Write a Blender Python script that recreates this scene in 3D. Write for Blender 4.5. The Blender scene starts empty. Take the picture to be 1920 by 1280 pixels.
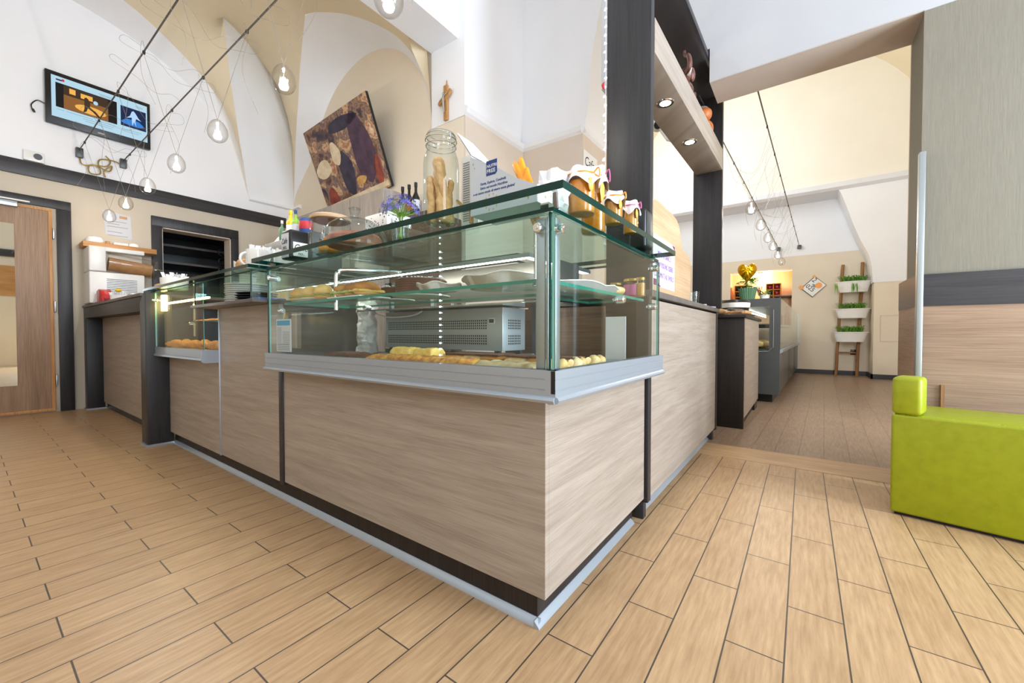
import bpy, bmesh, math, random
import numpy as np
from mathutils import Vector, Matrix, noise, geometry
SC = bpy.context.scene
COL = SC.collection
PI = math.pi
R = math.radians

def lin(h):
    h = h.lstrip('#')
    v = [int(h[i:i+2], 16) / 255 for i in (0, 2, 4)]
    return tuple(c / 12.92 if c <= .04045 else ((c + .055) / 1.055) ** 2.4 for c in v) + (1.0,)

# ------------------------------------------------------------------ camera, sky, daylight, added fill, exposure
cam_d = bpy.data.cameras.new('camera')
cam = bpy.data.objects.new('camera', cam_d); COL.objects.link(cam)
cam_d.sensor_width = 36.0; cam_d.lens = 36.0 * 753 / 1920; cam_d.clip_start = .02
cam.location = (0, 0, .82)
cam.rotation_euler = (R(90 - 1.14), 0, R(36.0))
SC.camera = cam
SC.view_settings.view_transform = 'Standard'; SC.view_settings.look = 'None'
SC.view_settings.gamma = 1.0; SC.view_settings.use_curve_mapping = False
SC.view_settings.exposure = 0.40
SC.cycles.use_denoising = True
SC.cycles.max_bounces = 10; SC.cycles.diffuse_bounces = 5; SC.cycles.glossy_bounces = 5
SC.cycles.transmission_bounces = 6; SC.cycles.transparent_max_bounces = 40
SC.cycles.caustics_reflective = False; SC.cycles.caustics_refractive = False
SC.cycles.sample_clamp_indirect = 6.0
W = bpy.data.worlds.new('sky'); SC.world = W; W.use_nodes = True
W.node_tree.nodes['Background'].inputs[0].default_value = (.80, .90, 1.0, 1)
W.node_tree.nodes['Background'].inputs[1].default_value = 1.0

def area(name, loc, direction, sx, sy, power, col):
    l = bpy.data.lights.new(name, 'AREA'); l.shape = 'RECTANGLE'; l.size = sx; l.size_y = sy
    l.energy = power; l.color = col
    o = bpy.data.objects.new(name, l); COL.objects.link(o); o.location = loc
    o.rotation_euler = Vector(direction).to_track_quat('-Z', 'Y').to_euler()
    return o
area('daylight_shopfront', (3.22, 2.0, 1.65), (-1, -.05, 0), 1.5, 3.1, 235, (.74, .86, 1.0))
area('daylight_shop_door', (3.22, -1.0, 1.65), (-1, .1, .05), 1.4, 3.1, 88, (.74, .86, 1.0))
area('daylight_street_window', (-2.9, -2.72, 3.7), (0, 1, -.12), 4.6, 1.7, 12, (.92, .96, 1.0))
area('daylight_fanlight', (.9, -2.72, 3.7), (0, 1, -.2), 2.6, 1.7, 6, (.92, .96, 1.0))
area('fill_lunette_wall', (-2.2, 7.2, 4.3), (.5, .8, .15), 2.2, 2.0, 60, (.82, .92, 1.0))  # unseen fill added in mid-air to brighten the upper lunette wall
area('fill_far_wall', (1.42, 4.0, 1.9), (-.55, 1, 0), 1.2, 1.4, 112, (.92, .96, 1.0))  # added fill hidden behind the divider for the far wall; no window here

# ------------------------------------------------------------------ materials
def mat(name, col, rough=.55, metal=0.0, emit=None, es=0.0, spec=.5, coat=0.0):
    m = bpy.data.materials.new(name); m.use_nodes = True
    b = m.node_tree.nodes['Principled BSDF']
    b.inputs['Base Color'].default_value = lin(col) if isinstance(col, str) else col
    b.inputs['Roughness'].default_value = rough; b.inputs['Metallic'].default_value = metal
    b.inputs['Specular IOR Level'].default_value = spec; b.inputs['Coat Weight'].default_value = coat
    if emit:
        b.inputs['Emission Color'].default_value = lin(emit); b.inputs['Emission Strength'].default_value = es
    return m

def N(m, t, **kw):
    n = m.node_tree.nodes.new(t)
    for k, v in kw.items(): setattr(n, k, v)
    return n
def K(m, a, b): m.node_tree.links.new(a, b)
def bsdf(m): return m.node_tree.nodes['Principled BSDF']

def vmath(m, v, mul):
    n = N(m, 'ShaderNodeVectorMath', operation='MULTIPLY'); K(m, v, n.inputs[0]); n.inputs[1].default_value = mul
    return n.outputs[0]

def mottled(name, c1, c2, scale=3.0, rough=.7, bump=0.0, stretch=(1, 1, 1), spec=.4, lo=.3, hi=.7, detail=4):
    m = mat(name, c1, rough, spec=spec)
    g = N(m, 'ShaderNodeNewGeometry')
    n = N(m, 'ShaderNodeTexNoise'); n.inputs['Scale'].default_value = scale; n.inputs['Detail'].default_value = detail
    K(m, vmath(m, g.outputs['Position'], stretch), n.inputs['Vector'])
    r = N(m, 'ShaderNodeValToRGB'); r.color_ramp.elements[0].position = lo; r.color_ramp.elements[1].position = hi
    r.color_ramp.elements[0].color = lin(c1); r.color_ramp.elements[1].color = lin(c2)
    K(m, n.outputs['Fac'], r.inputs['Fac']); K(m, r.outputs['Color'], bsdf(m).inputs['Base Color'])
    if bump:
        b = N(m, 'ShaderNodeBump'); b.inputs['Strength'].default_value = bump; b.inputs['Distance'].default_value = .004
        K(m, n.outputs['Fac'], b.inputs['Height']); K(m, b.outputs['Normal'], bsdf(m).inputs['Normal'])
    return m

def wood(name, c1, c2, c3, vertical=False, rough=.45, fine=26.0, long=1.1, spec=.4, bump=.15):
    """grain follows X+Y (horizontal boards) or Z (vertical boards)"""
    m = mat(name, c1, rough, spec=spec)
    g = N(m, 'ShaderNodeNewGeometry'); s = N(m, 'ShaderNodeSeparateXYZ'); K(m, g.outputs['Position'], s.inputs[0])
    a = N(m, 'ShaderNodeMath', operation='ADD'); K(m, s.outputs['X'], a.inputs[0]); K(m, s.outputs['Y'], a.inputs[1])
    def mul(v, f):
        q = N(m, 'ShaderNodeMath', operation='MULTIPLY'); K(m, v, q.inputs[0]); q.inputs[1].default_value = f; return q.outputs[0]
    along, across = (s.outputs['Z'], a.outputs[0]) if vertical else (a.outputs[0], s.outputs['Z'])
    def layer(fa, fc, scale, det):
        c = N(m, 'ShaderNodeCombineXYZ'); K(m, mul(along, fa), c.inputs[0]); K(m, mul(across, fc), c.inputs[1])
        if vertical: pass
        n = N(m, 'ShaderNodeTexNoise'); n.inputs['Scale'].default_value = scale; n.inputs['Detail'].default_value = det
        n.inputs['Distortion'].default_value = .6
        K(m, c.outputs[0], n.inputs['Vector']); return n.outputs['Fac']
    big = layer(long, fine * .30, 1.0, 3); fin = layer(long * 4, fine * 4, 1.0, 5)
    mx = N(m, 'ShaderNodeMath', operation='MULTIPLY_ADD'); K(m, fin, mx.inputs[0]); mx.inputs[1].default_value = .55
    K(m, mul(big, .45), mx.inputs[2])
    r = N(m, 'ShaderNodeValToRGB'); e = r.color_ramp.elements
    e[0].position = .36; e[0].color = lin(c1); e[1].position = .62; e[1].color = lin(c3)
    k = e.new(.48); k.color = lin(c2)
    K(m, mx.outputs[0], r.inputs['Fac']); K(m, r.outputs['Color'], bsdf(m).inputs['Base Color'])
    if bump:
        b = N(m, 'ShaderNodeBump'); b.inputs['Strength'].default_value = bump; b.inputs['Distance'].default_value = .002
        K(m, fin, b.inputs['Height']); K(m, b.outputs['Normal'], bsdf(m).inputs['Normal'])
    return m

def glass(name, tint, refl=1.0, rough=0.0, ior=1.45, edge=None):
    """thin clear pane: tinted see-through plus mirror reflection growing at grazing angles"""
    m = bpy.data.materials.new(name); m.use_nodes = True; nt = m.node_tree; nt.nodes.clear()
    o = N(m, 'ShaderNodeOutputMaterial'); mx = N(m, 'ShaderNodeMixShader')
    t = N(m, 'ShaderNodeBsdfTransparent'); g = N(m, 'ShaderNodeBsdfGlossy')
    t.inputs['Color'].default_value = tint + (1,); g.inputs['Roughness'].default_value = rough
    g.inputs['Color'].default_value = (.95, .98, .97, 1)
    f = N(m, 'ShaderNodeLayerWeight'); f.inputs['Blend'].default_value = .5
    pw = N(m, 'ShaderNodeMath', operation='POWER'); K(m, f.outputs['Facing'], pw.inputs[0]); pw.inputs[1].default_value = 5.0
    q = N(m, 'ShaderNodeMath', operation='MULTIPLY_ADD'); q.inputs[1].default_value = .80 * refl; q.inputs[2].default_value = .042 * refl; q.use_clamp = True
    K(m, pw.outputs[0], q.inputs[0]); K(m, q.outputs[0], mx.inputs[0])
    if edge:
        lw = N(m, 'ShaderNodeLayerWeight'); lw.inputs['Blend'].default_value = .35
        mc = N(m, 'ShaderNodeMix', data_type='RGBA'); mc.inputs['A'].default_value = tint + (1,); mc.inputs['B'].default_value = edge + (1,)
        K(m, lw.outputs['Facing'], mc.inputs['Factor']); K(m, mc.outputs['Result'], t.inputs['Color'])
    K(m, t.outputs[0], mx.inputs[1]); K(m, g.outputs[0], mx.inputs[2]); K(m, mx.outputs[0], o.inputs[0])
    return m

def tiles(name, ca, cb, grout, x0, y0, row, length, mortar, rough, rot=0.0):
    m = mat(name, ca, rough, spec=.45)
    g = N(m, 'ShaderNodeNewGeometry')
    mp = N(m, 'ShaderNodeMapping', vector_type='TEXTURE')
    mp.inputs['Location'].default_value = (x0, y0, 0); mp.inputs['Rotation'].default_value = (0, 0, R(90) + rot)
    K(m, g.outputs['Position'], mp.inputs['Vector'])
    b = N(m, 'ShaderNodeTexBrick', offset=.5, offset_frequency=2, squash=1.0)
    b.inputs['Scale'].default_value = 1.0; b.inputs['Brick Width'].default_value = length; b.inputs['Row Height'].default_value = row
    b.inputs['Mortar Size'].default_value = mortar; b.inputs['Mortar Smooth'].default_value = .15; b.inputs['Bias'].default_value = 0.0
    b.inputs['Color1'].default_value = (0, 0, 0, 1); b.inputs['Color2'].default_value = (1, 1, 1, 1); b.inputs['Mortar'].default_value = (.5, .5, .5, 1)
    K(m, mp.outputs[0], b.inputs['Vector'])
    n = N(m, 'ShaderNodeTexNoise'); n.inputs['Scale'].default_value = 1.0; n.inputs['Detail'].default_value = 6; n.inputs['Roughness'].default_value = .62
    K(m, vmath(m, mp.outputs[0], (7.0, 75.0, 1.0)), n.inputs['Vector'])
    n2 = N(m, 'ShaderNodeTexNoise'); n2.inputs['Scale'].default_value = 5.0; n2.inputs['Detail'].default_value = 3
    K(m, mp.outputs[0], n2.inputs['Vector'])
    ad = N(m, 'ShaderNodeMath', operation='ADD'); K(m, n.outputs['Fac'], ad.inputs[0])
    h = N(m, 'ShaderNodeMath', operation='MULTIPLY_ADD'); K(m, b.outputs['Color'], h.inputs[0]); h.inputs[1].default_value = .10
    h2 = N(m, 'ShaderNodeMath', operation='MULTIPLY'); K(m, n2.outputs['Fac'], h2.inputs[0]); h2.inputs[1].default_value = .16
    K(m, h2.outputs[0], h.inputs[2]); K(m, h.outputs[0], ad.inputs[1])
    r = N(m, 'ShaderNodeValToRGB'); r.color_ramp.elements[0].position = .38; r.color_ramp.elements[1].position = .88
    r.color_ramp.elements[0].color = lin(ca); r.color_ramp.elements[1].color = lin(cb)
    K(m, ad.outputs[0], r.inputs['Fac'])
    mc = N(m, 'ShaderNodeMix', data_type='RGBA'); mc.inputs['B'].default_value = lin(grout)
    K(m, b.outputs['Fac'], mc.inputs['Factor']); K(m, r.outputs['Color'], mc.inputs['A'])
    K(m, mc.outputs['Result'], bsdf(m).inputs['Base Color'])
    inv = N(m, 'ShaderNodeMath', operation='MULTIPLY_ADD'); K(m, b.outputs['Fac'], inv.inputs[0]); inv.inputs[1].default_value = -1.0
    q = N(m, 'ShaderNodeMath', operation='MULTIPLY'); K(m, n.outputs['Fac'], q.inputs[0]); q.inputs[1].default_value = .25
    K(m, q.outputs[0], inv.inputs[2])
    bp = N(m, 'ShaderNodeBump'); bp.inputs['Strength'].default_value = .3; bp.inputs['Distance'].default_value = .003
    K(m, inv.outputs[0], bp.inputs['Height']); K(m, bp.outputs['Normal'], bsdf(m).inputs['Normal'])
    return m

M = dict(
    white=mottled('white_plaster', '#eeeff2', '#f4f4f6', 1.2, .8),
    ivory=mottled('ivory_plaster', '#f0eadc', '#f5efe3', 1.5, .8),
    cream=mottled('cream_plaster', '#e2d5c0', '#e9ddc9', 1.5, .8),
    creamlow=mottled('cream_lower_wall', '#c5baa8', '#cdc3b2', 1.5, .8),
    vault=mottled('beige_vault_paint', '#e3d4b6', '#e9dbbf', 1.2, .8),
    pier=mottled('sand_plaster', '#d8c9b9', '#dfd1c2', 2.0, .8),
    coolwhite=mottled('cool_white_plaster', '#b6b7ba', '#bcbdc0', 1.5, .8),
    soffit=mottled('grey_plaster', '#e6e7ec', '#ecedf0', 1.5, .8),
    taupe=mottled('taupe_plaster', '#bdb0a5', '#c6bab0', 1.5, .8),
    paper=mottled('woven_wallpaper', '#7e796b', '#847f71', 3.0, .75, .15, (60, 60, 4)),
    dark=wood('wenge_laminate', '#222123', '#2a292b', '#333234', True, .42, 85, 1.2, .4),
    darkh=wood('wenge_laminate_flat', '#2b292b', '#343234', '#3d3b3d', False, .42, 85, 1.2, .4),
    black_oak=wood('black_oak', '#17120f', '#221b17', '#2e2520', True, .5, 40, 1.0),
    grey_top=mottled('graphite_laminate', '#5a534e', '#6b645f', 8, .4, 0, (1, 1, 1)),
    oak=wood('oak_laminate', '#8c8073', '#9a8d80', '#a89c8f', False, .42, 105, 1.6),
    oak_door=wood('oak_door', '#8b715b', '#9c8069', '#ab9079', True, .5, 40, 1.0),
    oak_wall=wood('oak_wall_panel', '#836a55', '#937862', '#a1876f', False, .5, 40, 1.0),
    honey=wood('honey_wood', '#a9743f', '#bd8850', '#cf9c63', True, .45, 20, 1.0),
    honeyh=wood('honey_wood_flat', '#a9743f', '#bd8850', '#cf9c63', False, .45, 20, 1.0),
    ply=wood('beech_board', '#b28f6b', '#bf9e7a', '#cbad8b', False, .5, 40, .8),
    pole=wood('brown_pole', '#7d5733', '#93693f', '#a87c4d', True, .6, 50, 1.5),
    greywood=wood('grey_wood', '#8f857b', '#9d9389', '#aca298', True, .5, 24, 1.0),
    brownwood=wood('brown_wood', '#4d3b2d', '#5c4737', '#6b5442', False, .5, 24, 1.0),
    alu=mat('brushed_aluminium', '#a9b3be', .33, .55),
    steel=mat('stainless_steel', '#8d8a86', .3, .9),
    bluegrey=mat('blue_grey_paint', '#7b838e', .35, .1),
    unit=mat('cool_grey_steel', '#b4b9ba', .38, .45),
    satin=mat('satin_steel', '#aab2b5', .38, .85),
    chrome=mat('chrome', '#e4e6e8', .08, 1.0),
    gun=mat('gunmetal', '#54585a', .4, .6),
    casegrey=mat('grey_case_paint', '#4b4f50', .35, .2),
    black=mat('black_plastic', '#141416', .35),
    matt=mat('matt_black', '#101012', .6),
    wire=mat('thin_wire', '#8d8578', .45, .5),
    brass=mat('brass_wire', '#a78d4f', .4, .7),
    cable=mat('dark_cable', '#3f3a36', .5),
    ceramic=mat('white_ceramic', '#f0efec', .18, coat=.3),
    plastic=mat('white_plastic', '#e9e8e4', .3),
    sheet=mat('paper_white', '#f0f0ef', .7),
    greypaper=mat('paper_grey', '#c9ccd2', .7),
    ink=mat('ink_black', '#26262a', .7),
    inkgrey=mat('ink_grey', '#8f9298', .7),
    navy=mat('ink_navy', '#1f3f7d', .6),
    cyan=mat('ink_cyan', '#2b9ac6', .6),
    purple=mat('ink_purple', '#8d55a8', .6),
    maroon=mat('ink_maroon', '#6d2545', .6),
    red=mat('red_plastic', '#c51e22', .28),
    redm=mat('red_matt', '#b4262c', .5),
    blue=mat('blue_napkin', '#2f62b5', .7),
    lime=mottled('lime_leather', '#929b0b', '#9ca615', 30, .38, .12, spec=.5),
    limeseam=mat('lime_stitch', '#bfc75a', .6),
    orange=mat('orange_wrap', '#ee9a1c', .35),
    yellow=mat('yellow_oil', '#e3c014', .25),
    choc=mottled('chocolate_cake', '#4a2a1c', '#6d4129', 30, .7, .6),
    bread=mottled('golden_bread', '#a8601f', '#dc9a42', 16, .55, .4),
    bun=mottled('glossy_bun', '#d79a45', '#ecbd73', 9, .35),
    stick=mottled('breadstick_crust', '#c99a5c', '#e3bf86', 60, .75, .8),
    lasagna=mottled('baked_golden', '#a85f22', '#e5a748', 45, .55, .9, lo=.35, hi=.65),
    custard=mottled('yellow_sponge', '#e9b64a', '#f5d682', 40, .65, .8),
    foc=mottled('pale_flatbread', '#a88a5a', '#d9c59a', 25, .6, .6),
    puff=mottled('pale_puff_pastry', '#dcae62', '#f3dba3', 25, .55, .6),
    lettuce=mottled('lettuce', '#9bb24a', '#cdd68d', 30, .6, .4),
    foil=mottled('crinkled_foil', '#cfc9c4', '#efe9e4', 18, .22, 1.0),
    browncake=mottled('brown_cake', '#8a4f35', '#a8684a', 30, .7, .5),
    kraft=mottled('kraft_paper', '#b58a5c', '#c99f70', 20, .8, .5),
    crinkle=mottled('crinkled_white_wrap', '#e4e2e6', '#f6f5f6', 30, .6, .8),
    jam=mat('orange_preserve', '#e08a1c', .25, emit='#d27810', es=.05),
    jam2=mat('amber_preserve', '#c98a22', .25),
    redjam=mat('red_preserve', '#a8323c', .25),
    pink=mat('pink_label', '#c9689b', .5),
    lid=mat('gold_lid', '#b08d45', .3, .8),
    green=mottled('leaf_green', '#4f8a2c', '#7bb04a', 30, .5),
    dkgreen=mat('ribbed_green_pot', '#4f7a5c', .4),
    soil=mat('dark_soil', '#3b2d22', .9),
    tub=mottled('white_metal_tub', '#ebe9e6', '#f3f1ee', 4, .35),
    violet=mottled('violet_petal', '#5e57b4', '#8f88d8', 60, .6),
    stem=mat('flower_stem', '#86b43a', .5),
    gold=mat('gold_foil', '#d9a916', .13, .9),
    wine=mat('dark_wine_bottle', '#16100f', .12),
    winered=mat('red_foil', '#b21a26', .3),
    crate=mat('orange_crate', '#d9801c', .5),
    niche=mat('warm_niche_paint', '#f0d3ac', .8),
    terracotta=mottled('painted_terracotta', '#4b2f28', '#7d5245', 25, .3),
    pumpkin=mottled('orange_figurine', '#a9562b', '#c7783c', 20, .4),
    clay=mat('grey_figurine', '#77706c', .5),
    cross=mottled('olive_wood', '#ad7a42', '#c4945c', 20, .5, 0, (4, 4, 1)),
    silver=mat('silver_figure', '#bdb9b0', .35, .8),
    bulb=mat('glowing_bulb', '#fff2e0', .4, emit='#fff8f0', es=470.0),
    bulbmid=mat('glowing_bulb_inner', '#fff2e0', .4, emit='#fff2e4', es=260.0),
    bulbfar=mat('glowing_bulb_dim', '#fff2e0', .4, emit='#fff0de', es=80.0),
    led=mat('white_led', '#ffffff', .4, emit='#fff8ea', es=15.0),
    ledcool=mat('cool_led_dot', '#ffffff', .4, emit='#e6f4ff', es=14.0),
    warmlamp=mat('warm_lamp', '#fff2cc', .4, emit='#ffd880', es=24.0),
    spot=mat('spotlight_lens', '#ffffff', .4, emit='#fff3dc', es=16.0),
    mirror=mat('mirror_glass', '#d7d9d2', .02, 1.0),
    pane=glass('clear_pane', (.955, .985, .98), .8),
    slab=glass('thick_green_pane', (.87, .945, .92), .2),
    edge=mat('green_glass_edge', '#07332d', .1, spec=.35),
    edgelight=mat('pale_glass_edge', '#7fc4b4', .08, spec=.8),
    edgeblack=mat('dark_glass_edge', '#22302e', .08, spec=.8),
    jar=glass('clear_jar', (.97, .985, .98), .9, edge=(.62, .68, .66)),
    globe=glass('clear_globe', (.985, .98, .975), 1.0, edge=(.66, .62, .58)),
    film=glass('clear_plastic', (.86, .82, .77), .9, .08),
)
M['floor'] = tiles('wood_look_tile', '#a17f5b', '#c8a67e', '#4a4038', .101, .152, .1315, .5205, .0022, .36)
M['floor2'] = tiles('grey_wood_tile', '#7a6553', '#a38a73', '#4e443c', .128, 3.71, .136, .545, .0014, .34, R(-1.9))
M['plank'] = mottled('threshold_tile', '#b08d66', '#c6a57e', 1.0, .36, 0, (4, 26, 1))

# ------------------------------------------------------------------ mesh builder
class MB:
    def __init__(s): s.bm = bmesh.new()
    def box(s, x0, x1, y0, y1, z0, z1, bev=0.0, seg=2):
        vs = [s.bm.verts.new((x, y, z)) for x in (x0, x1) for y in (y0, y1) for z in (z0, z1)]
        fs = [s.bm.faces.new([vs[i] for i in q]) for q in ((0, 1, 3, 2), (4, 6, 7, 5), (0, 4, 5, 1), (2, 3, 7, 6), (0, 2, 6, 4), (1, 5, 7, 3))]
        if bev:
            es = list({e for f in fs for e in f.edges})
            bmesh.ops.bevel(s.bm, geom=es, offset=bev, segments=seg, affect='EDGES', profile=.5)
        return s
    def prism(s, poly, axis, a0, a1, bev=0.0):
        """poly = 2-D outline in the other two axes (cyclic order), pushed from a0 to a1 along axis"""
        def P(u, v, w): return {'x': (w, u, v), 'y': (u, w, v), 'z': (u, v, w)}[axis]
        a = [s.bm.verts.new(P(u, v, a0)) for u, v in poly]; b = [s.bm.verts.new(P(u, v, a1)) for u, v in poly]
        n = len(poly); fs = [s.bm.faces.new(a), s.bm.faces.new(b)]
        fs += [s.bm.faces.new((a[i], a[(i+1) % n], b[(i+1) % n], b[i])) for i in range(n)]
        if bev:
            bmesh.ops.bevel(s.bm, geom=list({e for f in fs for e in f.edges}), offset=bev, segments=2, affect='EDGES', profile=.5)
        return s
    def quad(s, *p):
        s.bm.faces.new([s.bm.verts.new(q) for q in p]); return s
    def strip(s, A, B):
        a = [s.bm.verts.new(p) for p in A]; b = [s.bm.verts.new(p) for p in B]
        for i in range(len(A) - 1):
            if (a[i].co - b[i].co).length < 1e-6: s.bm.faces.new((a[i], a[i+1], b[i+1]))
            elif (a[i+1].co - b[i+1].co).length < 1e-6: s.bm.faces.new((a[i], a[i+1], b[i]))
            else: s.bm.faces.new((a[i], a[i+1], b[i+1], b[i]))
        return s
    def tube(s, pts, r, seg=8, caps=True, flat=1.0):
        pts = [Vector(p) for p in pts]; n = len(pts)
        rs = r if isinstance(r, (list, tuple)) else [r] * n
        rings = []; prev = None
        for i, p in enumerate(pts):
            t = (pts[min(i+1, n-1)] - pts[max(i-1, 0)])
            t = t.normalized() if t.length > 1e-9 else Vector((0, 0, 1))
            if prev is None:
                u = t.orthogonal().normalized()
            else:
                u = prev - t * prev.dot(t); u = u.normalized() if u.length > 1e-6 else t.orthogonal().normalized()
            prev = u; v = t.cross(u)
            rings.append([s.bm.verts.new(p + (u * math.cos(2*PI*k/seg) + v * math.sin(2*PI*k/seg) * flat) * rs[i]) for k in range(seg)])
        for i in range(n - 1):
            for k in range(seg):
                s.bm.faces.new((rings[i][k], rings[i][(k+1) % seg], rings[i+1][(k+1) % seg], rings[i+1][k]))
        if caps:
            s.bm.faces.new(rings[0][::-1]); s.bm.faces.new(rings[-1])
        return s
    def lathe(s, prof, c=(0, 0, 0), seg=28, sx=1.0, sy=1.0):
        """prof = list of (radius, z)"""
        rings = []
        for r, z in prof:
            if r < 1e-5: rings.append([s.bm.verts.new((c[0], c[1], c[2] + z))])
            else: rings.append([s.bm.verts.new((c[0] + r*sx*math.cos(2*PI*k/seg), c[1] + r*sy*math.sin(2*PI*k/seg), c[2] + z)) for k in range(seg)])
        for a, b in zip(rings, rings[1:]):
            for k in range(seg):
                k2 = (k+1) % seg
                if len(a) == 1 and len(b) == 1: break
                if len(a) == 1: s.bm.faces.new((a[0], b[k2], b[k]))
                elif len(b) == 1: s.bm.faces.new((a[k], a[k2], b[0]))
                else: s.bm.faces.new((a[k], a[k2], b[k2], b[k]))
        return s
    def blob(s, c, r, amp=0.0, freq=20.0, sub=3, seed=0.0, flat_bottom=None):
        q = bmesh.ops.create_icosphere(s.bm, subdivisions=sub, radius=1.0)
        for v in q['verts']:
            d = v.co.copy(); k = 1.0
            p = Vector((d.x * r[0], d.y * r[1], d.z * r[2]))
            if amp: k += amp * noise.noise(p * freq + Vector((seed, seed * 1.7, -seed)))
            p = Vector(c) + p * k
            if flat_bottom is not None and p.z < flat_bottom: p.z = flat_bottom
            v.co = p
        return s
    def slabby(s, x0, x1, y0, y1, z0, z1, amp=.004, n=10, freq=40.0, seed=0.0):
        """a food-like block: bumpy top, soft sides"""
        nx = n; ny = max(3, int(n * (y1-y0) / (x1-x0))) if x1 - x0 > 1e-6 else n
        ny = min(ny, 24); g = []
        for i in range(nx + 1):
            row = []
            for j in range(ny + 1):
                u, v = i / nx, j / ny
                e = min(u, 1-u, v, 1-v); x = x0 + (x1-x0)*u; y = y0 + (y1-y0)*v
                z = z1 + amp * 2 * noise.noise(Vector((x*freq, y*freq, seed))) - (.35 * (z1-z0) if e < 1e-6 else 0)
                w = amp * noise.noise(Vector((x*freq*1.3, y*freq*1.3, seed + 9)))
                row.append(s.bm.verts.new((x + w, y + w, z)))
            g.append(row)
        for i in range(nx):
            for j in range(ny): s.bm.faces.new((g[i][j], g[i+1][j], g[i+1][j+1], g[i][j+1]))
        rim = [g[i][0] for i in range(nx)] + [g[nx][j] for j in range(ny)] + [g[i][ny] for i in range(nx, 0, -1)] + [g[0][j] for j in range(ny, 0, -1)]
        low = [s.bm.verts.new((v.co.x, v.co.y, z0)) for v in rim]
        for k in range(len(rim)):
            k2 = (k+1) % len(rim); s.bm.faces.new((rim[k], low[k], low[k2], rim[k2]))
        s.bm.faces.new(low[::-1]); return s
    def xf(s, mtx):
        bmesh.ops.transform(s.bm, matrix=mtx, verts=s.bm.verts); return s
    def rotz(s, c, deg):
        return s.xf(Matrix.Translation(c) @ Matrix.Rotation(R(deg), 4, 'Z') @ Matrix.Translation(-Vector(c)))
    def build(s, name, m, parent=None, smooth=True, ang=35, origin=None):
        bm = s.bm
        bmesh.ops.recalc_face_normals(bm, faces=bm.faces)
        off = Vector((0, 0, 0)); q = parent
        while q is not None: off += q.location; q = q.parent
        if parent is None:
            if origin is None:
                xs = [v.co for v in bm.verts]
                lo = [min(c[i] for c in xs) for i in range(3)]; hi = [max(c[i] for c in xs) for i in range(3)]
                origin = ((lo[0]+hi[0])/2, (lo[1]+hi[1])/2, lo[2])
            off = Vector(origin)
        for v in bm.verts: v.co -= off
        me = bpy.data.meshes.new(name); bm.to_mesh(me); bm.free()
        ms = m if isinstance(m, (list, tuple)) else [m]
        for k in ms: me.materials.append(k if not isinstance(k, str) else M[k])
        if smooth:
            me.polygons.foreach_set('use_smooth', [True] * len(me.polygons)); me.set_sharp_from_angle(angle=R(ang))
        o = bpy.data.objects.new(name, me); COL.objects.link(o)
        if parent is None: o.location = off
        else: o.parent = parent
        return o

def tag(o, label, cat, group=None):
    o['label'] = label; o['category'] = cat
    if group: o['group'] = group
    return o
def thing(name, loc, label, cat, group=None):
    o = bpy.data.objects.new(name, None); COL.objects.link(o); o.empty_display_size = .05
    o.location = loc; return tag(o, label, cat, group)
def structure(o):
    o['kind'] = 'structure'; return o
def plab(o, label): o['label'] = label; return o
def B(*a, **k): return MB().box(*a, **k)
def dup(root, loc, label, rz=0.0, scale=1.0):
    r = root.copy(); COL.objects.link(r); r.location = loc; r.rotation_euler = (0, 0, rz); r.scale = (scale,) * 3
    r['label'] = label
    for ch in list(root.children):
        c = ch.copy(); COL.objects.link(c); c.parent = r
        for g in list(ch.children):
            d = g.copy(); COL.objects.link(d); d.parent = c
    return r
def text(name, body, size, org, right, up, m, parent, extrude=.0004, align='LEFT', shear=0.0, sx=1.0):
    cu = bpy.data.curves.new(name, 'FONT'); cu.body = body; cu.size = size; cu.extrude = extrude; cu.align_x = align; cu.shear = shear
    t = bpy.data.objects.new(name, cu); COL.objects.link(t)
    bpy.context.view_layer.update()
    me = bpy.data.meshes.new_from_object(t); bpy.data.objects.remove(t)
    r = Vector(right).normalized(); u = Vector(up).normalized(); n = r.cross(u)
    off = Vector((0, 0, 0)); q = parent
    while q is not None: off += q.location; q = q.parent
    o0 = Vector(org) - off
    for v in me.vertices: v.co = o0 + r * v.co.x * sx + u * v.co.y + n * v.co.z
    me.materials.clear(); me.materials.append(M[m])
    o = bpy.data.objects.new(name, me); COL.objects.link(o); o.parent = parent
    return o
def arc(c, r, a0, a1, n, f): return [f(c[0] + r*math.cos(R(a0 + (a1-a0)*i/n)), c[1] + r*math.sin(R(a0 + (a1-a0)*i/n))) for i in range(n+1)]
def resample(P, n):
    P = [Vector(p) for p in P]; L = [0.0]
    for a, b in zip(P, P[1:]): L.append(L[-1] + (b-a).length)
    out = []
    for i in range(n):
        t = L[-1] * i / (n-1); k = max(j for j in range(len(L)) if L[j] <= t + 1e-9); k = min(k, len(P)-2)
        out.append(P[k].lerp(P[k+1], (t - L[k]) / max(L[k+1]-L[k], 1e-9)))
    return out
def smoothline(P, n):
    """Catmull-Rom through points"""
    P = [Vector(p) for p in P]; out = []
    for i in range(len(P)-1):
        p0, p1, p2, p3 = P[max(i-1, 0)], P[i], P[i+1], P[min(i+2, len(P)-1)]
        for k in range(n):
            t = k / n
            out.append(.5*((2*p1) + (p2-p0)*t + (2*p0-5*p1+4*p2-p3)*t*t + (3*p1-p0-3*p2+p3)*t**3))
    out.append(P[-1]); return out

# ================================================================== THE ROOM
YD, YA = 2.975, 3.05
structure(B(-6.6, 3.5, -3.0, YD, -.05, 0).build('floor', 'floor', smooth=False))
structure(B(-3.3, 3.5, YD, 3.295, -.05, .002).build('floor_threshold', 'plank', smooth=False))
structure(B(-3.3, 3.5, 3.295, 10.5, -.05, 0).build('floor_inner_room', 'floor2', smooth=False))

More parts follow.
